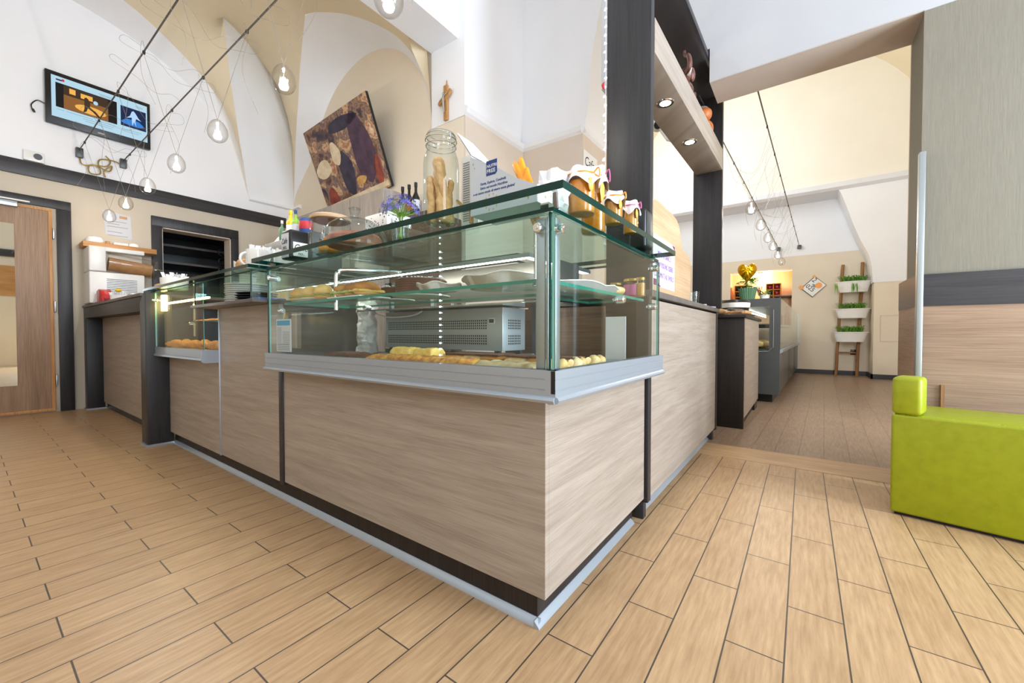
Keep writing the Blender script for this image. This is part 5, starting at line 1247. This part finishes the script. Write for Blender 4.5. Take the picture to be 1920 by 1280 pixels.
# paper garland with a red charm
b = MB()
b.tube([(-.771, 1.815, 1.2), (-.771, 1.815, 2.66)], .0012, 5)
rnd = random.Random(2)
for k in range(34):
    zz = 1.24 + k*.041 + rnd.uniform(-.006, .006)
    b.blob((-.775 + rnd.uniform(-.003, .003), 1.813, zz), (.0075, .004, .009), .7, 120, 2, k)
tag(b.build('paper_garland', 'crinkle', None, ang=40), 'thin string of white paper scraps hanging along the near dark post', 'garland')
b = MB(); b.tube(smoothline([(-.777, 1.808, 2.005), (-.782, 1.806, 1.993), (-.780, 1.805, 1.980), (-.774, 1.805, 1.970)], 4), [.002, .003, .004, .005, .006, .006, .006, .005, .005, .004, .003, .002, .001], 8)
tag(b.build('red_charm', 'red'), 'red horn shaped charm hung on the paper garland', 'charm')
# bread board with notice
t = thing('bread_board', (-.61, 2.4, 1.0145), 'large pale wooden board with rounded top leaning upright on the side counter', 'board')
o_ = [(1.975, 1.0145), (1.965, 1.40), (1.975, 1.45), (2.01, 1.478), (2.07, 1.486), (2.35, 1.484), (2.44, 1.476), (2.505, 1.45), (2.535, 1.40), (2.555, 1.345), (2.60, 1.322), (2.72, 1.312), (2.775, 1.298), (2.80, 1.265), (2.80, 1.0145)]
b = MB(); b.prism(o_, 'x', -.622, -.600, .003); b.build('board', 'ply', t)
nt = B(-.600, -.598, 1.992, 2.394, 1.057, 1.312).build('notice_sheet', 'greypaper', t); plab(nt, 'white notice with purple capital letters')
for k, (ln, sz_) in enumerate((('LE CONSUMAZIONI', .030), ('PRESE AL BANCO', .034), ('NON POSSONO ESSERE', .034), ('CONSUMATE AL TAVOLO', .034))):
    text('notice_lettering', ln, sz_*1.15, (-.5975, 2.19, 1.262 - k*.052), (0, 1, 0), (0, 0, 1), 'purple', nt, align='CENTER', sx=.80)
b = MB(); b.prism([(1.998, 1.06), (2.13, 1.06), (2.06, 1.078), (2.045, 1.092), (1.998, 1.092)], 'x', -.598, -.5972); b.prism([(2.34, 1.309), (2.39, 1.309), (2.39, 1.285)], 'x', -.598, -.5972); b.build('maroon_ornament', 'maroon', nt)
t = thing('small_tumbler', (-.60, 2.90, 1.0145), 'small clear glass between the wooden board and the far dark post', 'glass')
MB().lathe([(0, .003), (.026, .003), (.030, .01), (.034, .085), (.033, .085), (.028, .01), (0, .008)], (-.60, 2.90, 1.0145), 24).build('tumbler', 'jar', t)
for k, (yy, lb) in enumerate(((3.10, 'white leaflet on the side counter just before the far dark post'), (3.30, 'second white leaflet on the side counter at the foot of the far post'))):
    tag(B(-.68, -.56, yy - .09, yy + .08, 1.0145, 1.022, .001).rotz((-.62, yy, 0), 12 - 30*k).build('leaflet', 'greypaper'), lb, 'leaflet')

# ================================================================== INNER ROOM
t = thing('oak_cabinet', (-.8, 4.6, 0), 'black oak cabinet with one pale oak side, first unit in the inner room', 'cabinet')
B(-1.3, -.412, 3.93, 3.975, 0.0, .955, .002).build('end_panel', 'black_oak', t)
B(-.43, -.412, 3.976, 5.30, .085, .955).build('side_panel', 'oak', t)
B(-1.3, -.395, 3.90, 5.42, .956, .984, .003).build('worktop', 'black', t)
B(-1.3, -.44, 3.976, 5.25, 0, .955).build('body', 'black_oak', t); B(-.44, -.418, 4.98, 5.25, 0, .085).build('foot', 'black', t)
ZC = .9845
for k, (x, y, rx, ry, m, nm, lb, ct) in enumerate(((-.62, 4.02, .10, .09, 'kraft', 'kraft_packet', 'kraft paper packet at the left end of the black oak cabinet top', 'packet'), (-.50, 4.06, .09, .08, 'film', 'clear_packet', 'clear plastic packet in front of the kraft packet', 'packet'), (-.50, 4.42, .10, .13, 'kraft', 'paper_sleeve', 'brown paper sleeve in the middle of the cabinet top', 'packet'), (-.46, 4.75, .06, .13, 'film', 'clear_bag', 'clear bag at the far end of the cabinet top', 'bag'))):
    tag(MB().blob((x, y, ZC + .028), (rx, ry, .03), .35, 18, 3, k, ZC).build(nm, m, None, ang=60), lb, ct)
t = thing('black_bowl', (-.60, 4.9, ZC), 'black oval bowl with a white rim standing on the cabinet top', 'bowl')
MB().lathe([(0, 0), (.10, 0), (.125, .03), (.135, .13), (.128, .13), (.115, .03), (0, .02)], (-.60, 4.9, ZC), 32).build('bowl_body', 'black', t)
MB().lathe([(.132, .105), (.139, .11), (.143, .155), (.137, .16), (.128, .13)], (-.60, 4.9, ZC), 32).build('white_rim', 'ceramic', t)
MB().lathe([(0, .165), (.13, .155), (.142, .165), (.12, .19), (0, .2)], (-.60, 4.9, ZC), 32).build('black_lid', 'black', t)
# serving display case
AC, AR = (-.22, 5.6, 0), -1.6
t = thing('serving_case', (-.6, 7.8, .0), 'long dark grey refrigerated serving case with slanting glass front in the inner room', 'display case')
def rc(b, nm, m, par=t, **k): b.rotz(AC, AR); return b.build(nm, m, par, **k)
prof = [(-1.05, .10), (-.235, .10), (-.225, .57), (-.22, 1.21), (-.235, 1.235), (-1.05, 1.235)]
hole = [(-.95, .62), (-.36, .62), (-.30, .66), (-.30, 1.14), (-.95, 1.14)]
b = MB()
for y in (5.6, 5.64):
    pass
b.box(-1.05, -.225, 5.6, 5.64, .10, .62); b.box(-1.05, -.222, 5.6, 5.64, 1.14, 1.235); b.box(-.33, -.222, 5.6, 5.64, .62, 1.14); b.box(-1.05, -.95, 5.6, 5.64, .62, 1.14)
ep = rc(b, 'end_panel', 'casegrey')
rc(B(-.95, -.33, 5.617, 5.623, .62, 1.14), 'end_pane', 'pane', ep)
b = MB(); b.tube([(-.29, 5.598, 1.10), (-.29, 5.598, .66), (-.34, 5.598, .61), (-.5, 5.598, .60)], .006, 6); rc(b, 'end_bead', 'satin', ep)
b = MB(); b.prism([(-.222, .585), (-.198, .60), (-.19, .635), (-.222, .63)], 'y', 5.6, 10.15); rc(b, 'front_rail', 'alu')
rc(B(-.226, -.218, 5.62, 10.15, .63, 1.225), 'front_pane', 'pane')
for k in range(3): rc(B(-.26, -.224, 5.66 + k*1.5, 7.14 + k*1.5, .12, .58, .004), 'base_panel', 'casegrey')
rc(B(-1.05, -.27, 5.64, 10.15, .10, .64), 'case_base', 'casegrey')
b = MB(); b.box(-1.05, -.5, 5.64, 10.15, 1.20, 1.235); rc(b, 'top_board', 'casegrey')
rc(B(-1.05, -1.0, 5.64, 10.15, .64, 1.2), 'back_board', 'steel'); rc(B(-.236, -.214, 10.12, 10.16, .11, 1.23), 'far_post', 'satin')
rc(B(-.9, -.35, 5.66, 10.1, .93, .94), 'mid_shelf', 'satin'); rc(B(-.80, -.78, 5.7, 10.1, 1.16, 1.175), 'light_tube', 'led'); rc(B(-.95, -.3, 5.7, 10.1, 0.0, .10), 'plinth', 'black')
for k, (x, y) in enumerate(((-.72, 5.8), (-.55, 5.85), (-.43, 5.8), (-.62, 6.05))):
    tag(MB().blob((x, y, .69), (.10, .12, .055), .3, 22, 3, k, .641).build('cake_in_case', 'custard' if k % 2 else 'puff', None, ang=70), ['cake', 'second cake', 'third cake', 'cake behind the others'][k] + [' at the left behind the end pane of the serving case', ' from the left behind the end pane of the serving case', ' from the left by the slanting front of the serving case', ' inside the serving case'][k], 'cake', 'cakes in the serving case')
ZK = 1.2355
# potted plants and balloon on top
t = thing('potted_plant', (-.60, 6.05, ZK), 'leafy green plant in a ribbed green pot on the serving case', 'plant')
b = MB(); b.lathe([(0, 0), (.075, 0), (.105, .17), (.097, .17), (.09, .15), (0, .15)], (-.60, 6.05, ZK), 48)
for v in b.bm.verts:
    r_ = math.hypot(v.co.x + .60, v.co.y - 6.05)
    if r_ > .07: a = math.atan2(v.co.y - 6.05, v.co.x + .60); k_ = 1 + .03*math.cos(24*a); v.co.x = -.60 + (v.co.x + .60)*k_; v.co.y = 6.05 + (v.co.y - 6.05)*k_
b.build('pot', 'dkgreen', t)
def leaves(c, n, rmin, rmax, h, seed, ln=.07, wd=.02):
    b = MB(); rnd = random.Random(seed)
    for k in range(n):
        a = rnd.uniform(0, 2*PI); q = rnd.uniform(rmin, rmax); base = Vector(c) + Vector((q*math.cos(a), q*math.sin(a), rnd.uniform(.0, h)))
        d = Vector((math.cos(a), math.sin(a), rnd.uniform(-.2, .9))).normalized(); u = d.cross(Vector((0, 0, 1))).normalized()
        L_ = ln*rnd.uniform(.7, 1.2); tip = base + d*L_ + Vector((0, 0, -.25*L_)); m1 = base + d*L_*.45 + Vector((0, 0, .02*L_))
        b.bm.faces.new([b.bm.verts.new(p) for p in (base, m1 + u*wd, tip, m1 - u*wd)])
    return b
leaves((-.60, 6.05, ZK + .16), 90, .0, .10, .13, 4).build('foliage', 'green', t, smooth=False)
MB().tube([(-.60, 6.05, ZK + .14), (-.60, 6.05, ZK + .24)], .01, 8).build('stem', 'stem', t)
t = thing('small_planter', (-.42, 6.2, ZK), 'small pale pot of spiky leaves and dry twigs right of the ribbed green pot', 'plant')
MB().lathe([(0, 0), (.045, 0), (.058, .09), (.052, .09), (.05, .08), (0, .08)], (-.42, 6.2, ZK), 28).build('pot', 'ceramic', t)
leaves((-.42, 6.2, ZK + .08), 34, .0, .04, .05, 9, .10, .010).build('foliage', 'green', t, smooth=False)
b = MB(); rnd = random.Random(8)
for k in range(16): b.tube([(-.47 + rnd.uniform(-.02, .02), 6.2, ZK + .08), (-.50 + rnd.uniform(-.05, .06), 6.2 + rnd.uniform(-.03, .03), ZK + .2)], .003, 5)
b.build('dry_twigs', 'terracotta', t)
t = thing('heart_balloon', (-.62, 5.98, ZK + .15), 'shiny gold heart balloon on a stick, standing in the ribbed green pot', 'balloon')
hp = []
for i in range(64):
    a = 2*PI*i/64; hx = 16*math.sin(a)**3; hz = 13*math.cos(a) - 5*math.cos(2*a) - 2*math.cos(3*a) - math.cos(4*a); hp.append((hx/16*.108, hz/16*.145))
b = MB(); cxz = Vector((-.60, 5.98, ZK + .375)); rings = []
ud = Vector((.995, .1, 0))
for q, th in ((1.0, 0), (.97, .018), (.88, .036), (.72, .052), (.48, .064), (.22, .070)):
    for s_ in (-1, 1): rings.append((q, th*s_))
order = sorted({(q, th) for q, th in rings}, key=lambda r_: (r_[1], ))
nrm = ud.cross(Vector((0, 0, 1)))
vr = []
for q, th in order: vr.append([b.bm.verts.new(cxz + ud*(u*q) + Vector((0, 0, v*q + .02*(1-q))) + nrm*(th*(1 + .10*math.sin(i*1.5)*q))) for i, (u, v) in enumerate(hp)])
for r0, r1 in zip(vr, vr[1:]):
    for i in range(64): b.bm.faces.new((r0[i], r0[(i+1) % 64], r1[(i+1) % 64], r1[i]))
b.bm.faces.new(vr[0]); b.bm.faces.new(vr[-1]); b.build('balloon', 'gold', t, ang=80)
MB().tube([(-.60, 5.98, ZK + .22), (-.62, 6.0, ZK + .12)], .004, 6).build('stick', 'terracotta', t)
# niche with wine crates
tag(B(-1.358, -.60, 10.32, 10.62, 1.47, 1.50).build('niche_shelf', 'honeyh'), 'wooden board in the lit niche carrying the wine crates', 'shelf')
tag(B(-.53, -.217, 10.32, 10.62, 1.60, 1.625).build('niche_shelf', 'dark'), 'small dark board at the right side of the lit niche', 'shelf')
def crate(x0, z0, cols, rows, cell, side, lb):
    t = thing('wine_crate', (x0 + cols*cell/2, 10.42, z0), lb, 'crate')
    w, h = cols*cell, rows*cell; b = MB()
    for k in range(cols + 1): b.box(x0 + k*cell - .007, x0 + k*cell + .007, 10.33, 10.55, z0, z0 + h + .014)
    for k in range(rows + 1): b.box(x0, x0 + w, 10.33, 10.55, z0 + k*cell, z0 + k*cell + .014)
    b.box(x0, x0 + w, 10.545, 10.555, z0, z0 + h); b.build('crate_grid', 'crate', t)
    for i in range(cols):
        for j in range(rows):
            c = (x0 + (i + .5)*cell, z0 + (j + .5)*cell + .004); rw = ['bottom', 'middle', 'top'][j]; cn = ['left', 'right'][i]
            o = thing('wine_bottle', (c[0], 10.44, c[1] - .04), 'dark wine bottle in the %s %s cell of the %s crate' % (rw, cn, side), 'bottle', 'wine bottles in the crates')
            MB().tube([(c[0], 10.40, c[1]), (c[0], 10.53, c[1])], .044, 18).build('body', 'wine', o)
            MB().tube([(c[0], 10.335, c[1]), (c[0], 10.375, c[1]), (c[0], 10.40, c[1])], [.017, .018, .042], 14).build('capsule', 'winered' if (side == 'right' and i + j != 1) else 'wine', o)
crate(-1.275, 1.501, 2, 3, .128, 'left', 'orange wooden crate with dark bottles at the left in the lit niche')
crate(-.80+.13, 1.501, 2, 3, .128, 'right', 'orange wooden crate with red capped bottles at the right in the lit niche')
for k, (x, lb) in enumerate(((-.42, 'left red bottle standing low in the lit niche'), (-.29, 'right red bottle standing low in the lit niche'))):
    t = bottle(x, 10.42, 1.0, .05, .40, 'redjam', 'redm', lb, None, .45, 'red_bottle'); t['group'] = 'red bottles in the niche'
l = bpy.data.lights.new('niche_lamp', 'POINT'); l.energy = 16; l.color = (1, .66, .34); l.shadow_soft_size = .04
o = bpy.data.objects.new('niche_lamp', l); COL.objects.link(o); o.location = (-.80, 10.46, 2.05)
t = thing('niche_lamp', (-.80, 10.46, 2.09), 'small round lamp glowing at the top of the lit niche', 'lamp')
MB().lathe([(0, 0), (.03, .004), (.04, .02), (.04, .06)], (-.80, 10.46, 2.12), 20).build('lens', 'warmlamp', t); MB().lathe([(.041, .02), (.045, .02), (.045, .062), (0, .062)], (-.80, 10.46, 2.12), 20).build('ring', 'satin', t)
# calendar hung askew
t = thing('wall_calendar', (.15, 10.29, 1.6), 'white calendar hung askew on the far wall with an orange disc', 'calendar')
cc = Vector((.148, 10.285, 1.775)); rr_ = Vector((.714, 0, -.70)).normalized(); uu_ = Vector((.70, 0, .714)).normalized()
W2, H2 = .135, .165
def cq(u0, u1, v0, v1, d0, d1): 
    b = MB(); q = [b.bm.verts.new(cc + rr_*u + uu_*v + Vector((0, -d, 0))) for d in (d0, d1) for u, v in ((u0, v0), (u1, v0), (u1, v1), (u0, v1))]
    for f in ((0, 3, 2, 1), (4, 5, 6, 7), (0, 1, 5, 4), (1, 2, 6, 5), (2, 3, 7, 6), (3, 0, 4, 7)): b.bm.faces.new([q[i] for i in f])
    return b
cq(-W2, W2, -H2, H2, -.01, .002).build('backing', 'ink', t); cq(-W2 + .012, W2 - .006, -H2 + .012, H2 - .008, .0, .004).build('page', 'sheet', t)
b = MB(); b.bm.faces.new([b.bm.verts.new(cc + rr_*(.045 + .058*math.cos(a)) + uu_*(.075 + .058*math.sin(a)) + Vector((0, -.0055, 0))) for a in np.linspace(0, 2*PI, 28, endpoint=False)]); b.build('orange_disc', 'orange', t)
for k, (bd, u, v, s_) in enumerate((('2', -.115, .065, .13), ('025', -.108, -.09, .115))): text('numerals', bd, s_, cc + rr_*u + uu_*v + Vector((0, -.005, 0)), rr_, uu_, 'ink', t)
b = MB(); b.bm.faces.new([b.bm.verts.new(cc + rr_*(.0 + .045*(1 + .3*math.sin(3*a))*math.cos(a)) + uu_*(.02 + .03*math.sin(a)) + Vector((0, -.0052, 0))) for a in np.linspace(0, 2*PI, 20, endpoint=False)]); b.build('dark_sketch', 'inkgrey', t)
cq(-W2 - .05, -W2 + .035, -H2 - .01, -H2 + .05, .004, .008).build('yellow_note', 'orange', t); cq(-W2 - .03, -W2 + .03, H2 - .03, H2 + .01, -.002, .003).build('yellow_note', 'orange', t)
# ladder with planters
t = thing('pole_ladder', (.68, 10.1, 0), 'brown wooden pole ladder leaning on the far wall', 'ladder')
A0, A1, B0, B1 = Vector((.518, 10.135, 0)), Vector((.606, 10.265, 2.172)), Vector((.825, 10.07, 0)), Vector((.905, 10.255, 2.192))
MB().tube([A0.lerp(A1, i/12) + Vector((.004*math.sin(i*1.7), 0, 0)) for i in range(13)], .026, 12).build('pole', 'pole', t)
MB().tube([B0.lerp(B1, i/12) + Vector((.004*math.cos(i*1.3), 0, 0)) for i in range(13)], .027, 12).build('pole', 'pole', t)
for f in (.205, .40, .62, .82): MB().tube([A0.lerp(A1, f), B0.lerp(B1, f)], .016, 10).build('rung', 'pole', t)
for k, (x, z0, h, lb) in enumerate(((.755, 1.605, .205, 'topmost white planter of grass plants on the pole ladder'), (.738, 1.112, .18, 'middle white planter of grass plants on the pole ladder'), (.715, .66, .19, 'lowest white planter of grass plants on the pole ladder'))):
    y = 10.06 + .04*(2-k)*.6 - .02; y -= .06
    t = thing('hanging_planter', (x, y, z0), lb, 'planter', 'planters on the pole ladder')
    MB().lathe([(0, 0), (.78, 0), (.98, h*.92), (1.05, h*.93), (1.05, h), (.97, h), (.95, h*.8), (0, h*.8)], (x, y, z0), 44, .258, .115).build('tub', 'tub', t)
    for xx in (x - .13, x + .13): B(xx - .018, xx + .018, y + .09, y + .135, z0 + h*.05, z0 + h*.98, .003).build('hook', 'tub', t)
    b = MB(); rnd = random.Random(30 + k)
    for i in range(190):
        px_, py_ = x + rnd.uniform(-.17, .17), y + rnd.uniform(-.07, .07); hh = rnd.uniform(.06, .20); a = rnd.uniform(0, 2*PI); d = Vector((math.cos(a), math.sin(a)*.8, 0))
        p0 = Vector((px_, py_, z0 + h*.8)); p1 = p0 + Vector((0, 0, .04 + hh*.6)) + d*hh*.5; p2 = p0 + d*hh*1.0 + Vector((0, 0, .05 + hh*.35)); u = Vector((-d.y, d.x, 0)).normalized()*.006
        b.bm.faces.new([b.bm.verts.new(p) for p in (p0 - u, p0 + u, p1 + u, p1 - u)]); b.bm.faces.new([b.bm.verts.new(p) for p in (p1 - u, p1 + u, p2)])
    if k == 0:
        for i in range(26):
            px_ = x + (rnd.uniform(-.04, .05) if i < 16 else rnd.uniform(-.29, -.24)); p0 = Vector((px_, y - .115, z0 + h*1.0 - .03)); L_ = rnd.uniform(.10, .26)
            b.bm.faces.new([b.bm.verts.new(p) for p in (p0, p0 + Vector((.012, -.02, -L_*.5)), p0 + Vector((.004, -.02, -L_)))])
    b.build('grass_leaves', 'green', t, smooth=False)['kind'] = 'stuff'
t = thing('black_socket', (.79, 10.3, .405), 'black double socket low on the far wall behind the ladder', 'socket')
B(.742, .838, 10.288, 10.3, .405, .505, .003).build('plate', 'black', t); MB().tube([(.79, 10.289, .455), (.79, 10.284, .455)], .025, 16).build('plug_hole', 'matt', t)
# cable lights in the inner room
sl = .030
for k, (y, lb) in enumerate(((4.71, 'nearest globe lamp of the row in the inner room'), (5.5, 'second globe lamp of the inner room row'), (6.29, 'third globe lamp of the inner room row'), (6.95, 'fourth globe lamp of the inner room row'), (7.75, 'fifth globe lamp, above the heart balloon side of the niche'), (8.54, 'furthest globe lamp of the inner room row, unlit looking'))):
    xm = -.275 - (10.3 - y)*sl
    t0 = len(bpy.data.objects)
    pendant_x = xm
    t = thing('pendant_lamp', (xm, y, 2.085), lb, 'pendant lamp', 'globe lamps in the inner room')
    pr = [(0, -.070)]
    for i in range(1, 20):
        a = -PI/2 + PI*i/20; pr.append((.054*math.cos(a)*(1 - .14*math.sin(a)), .070*math.sin(a)))
    MB().lathe(pr + [(.006, .070)], (xm, y, 2.085), 28).build('glass_globe', 'globe', t)
    MB().lathe([(0, -.048), (.017, -.046), (.021, -.034), (.016, -.018), (.007, .006), (0, .008)], (xm, y, 2.085), 16).build('bulb', 'bulbmid' if k < 5 else 'chrome', t)
    MB().tube([(xm, y, 2.09), (xm, y, 2.155)], .0018, 6).build('bulb_stem', 'wire', t)
    rnd = random.Random(60 + k)
    for s_ in (-1, 1):
        MB().tube([(xm, y, 2.153), (xm + s_*.18, y + rnd.uniform(-.05, .05), 2.622)], .0013, 5).build('support_wire', 'wire', t)
        p0 = Vector((xm + s_*.18, y + rnd.uniform(-.1, .1), 2.622)); ln = rnd.uniform(.3, .6); sw = rnd.uniform(-.1, .1)
        MB().tube(smoothline([p0, p0 + Vector((-s_*.04, sw, .02)), p0 + Vector((-s_*.07, sw*1.4, -.3*ln)), p0 + Vector((-s_*.03, sw, -.7*ln)), p0 + Vector((-s_*.06, sw*1.6, -ln))], 6), .0010, 5).build('slack_wire', 'wire', t)
for x, lb in ((-.455, 'left cable of the pair running into the inner room'), (-.095, 'right cable of the pair running into the inner room')):
    t = thing('lighting_cable', (x, 10.27, 2.622), lb, 'lighting cable', 'lighting cables in the inner room')
    MB().tube([(x, 10.27, 2.622), (x - 6.95*sl, 10.27 - 6.95, 2.622)], .0052, 8).build('cable', 'cable', t)
    B(x - .035, x + .035, 10.24, 10.30, 2.575, 2.65, .004).build('wall_anchor', 'gun', t)
    for k in range(9):
        y = 9.6 - k*.68; b = MB(); b.box(x - (10.27 - y)*sl - .006, x - (10.27 - y)*sl + .006, y - .008, y + .008, 2.605, 2.628); b.build('cable_clip', 'matt', t)
    rnd = random.Random(int(-x*1000))
    for k in range(7):
        y = 4.3 + k*.78; s_ = 1 if x < -.2 else -1; sag = rnd.uniform(.05, .4); dy_ = rnd.uniform(-.3, .3); x_ = x - (10.27 - y)*sl
        MB().tube(smoothline([Vector((x_, y, 2.622)), Vector((x_ + s_*.10, y + dy_*.4, 2.62 - sag)), Vector((x_ + s_*.25, y + dy_, 2.62 - sag*.8)), Vector((x_ + s_*.34, y + dy_*1.2, 2.62 - sag*.2)), Vector((x_ + s_*.40, y + dy_*1.1, 2.64))], 6), .0010, 5).build('loose_wire', 'wire', t)

# ================================================================== LIME BENCH
BC, BR = (.326, 2.482, 0), -10.6
t = thing('bench', (.85, 2.65, 0), 'lime green upholstered bench with a raised end block, against the papered wall', 'bench')
B(.326, 1.75, 2.482, 2.90, .012, .456, .012, 3).rotz(BC, BR).build('seat', 'lime', t)
b = MB(); b.box(.326, .425, 2.485, 2.62, .4565, .625, .018, 3); b.rotz((.326, 2.5, 0), -6).rotz(BC, BR).build('end_block', 'lime', t)
b = MB()
for k in range(90): b.box(.36 + k*.0152, .368 + k*.0152, 2.4935, 2.4955, .4555, .4572)
b.rotz(BC, BR).build('stitching', 'limeseam', t)
b = MB(); b.box(.34, 1.7, 2.50, 2.88, .0, .014); b.rotz(BC, BR).build('base', 'matt', t)
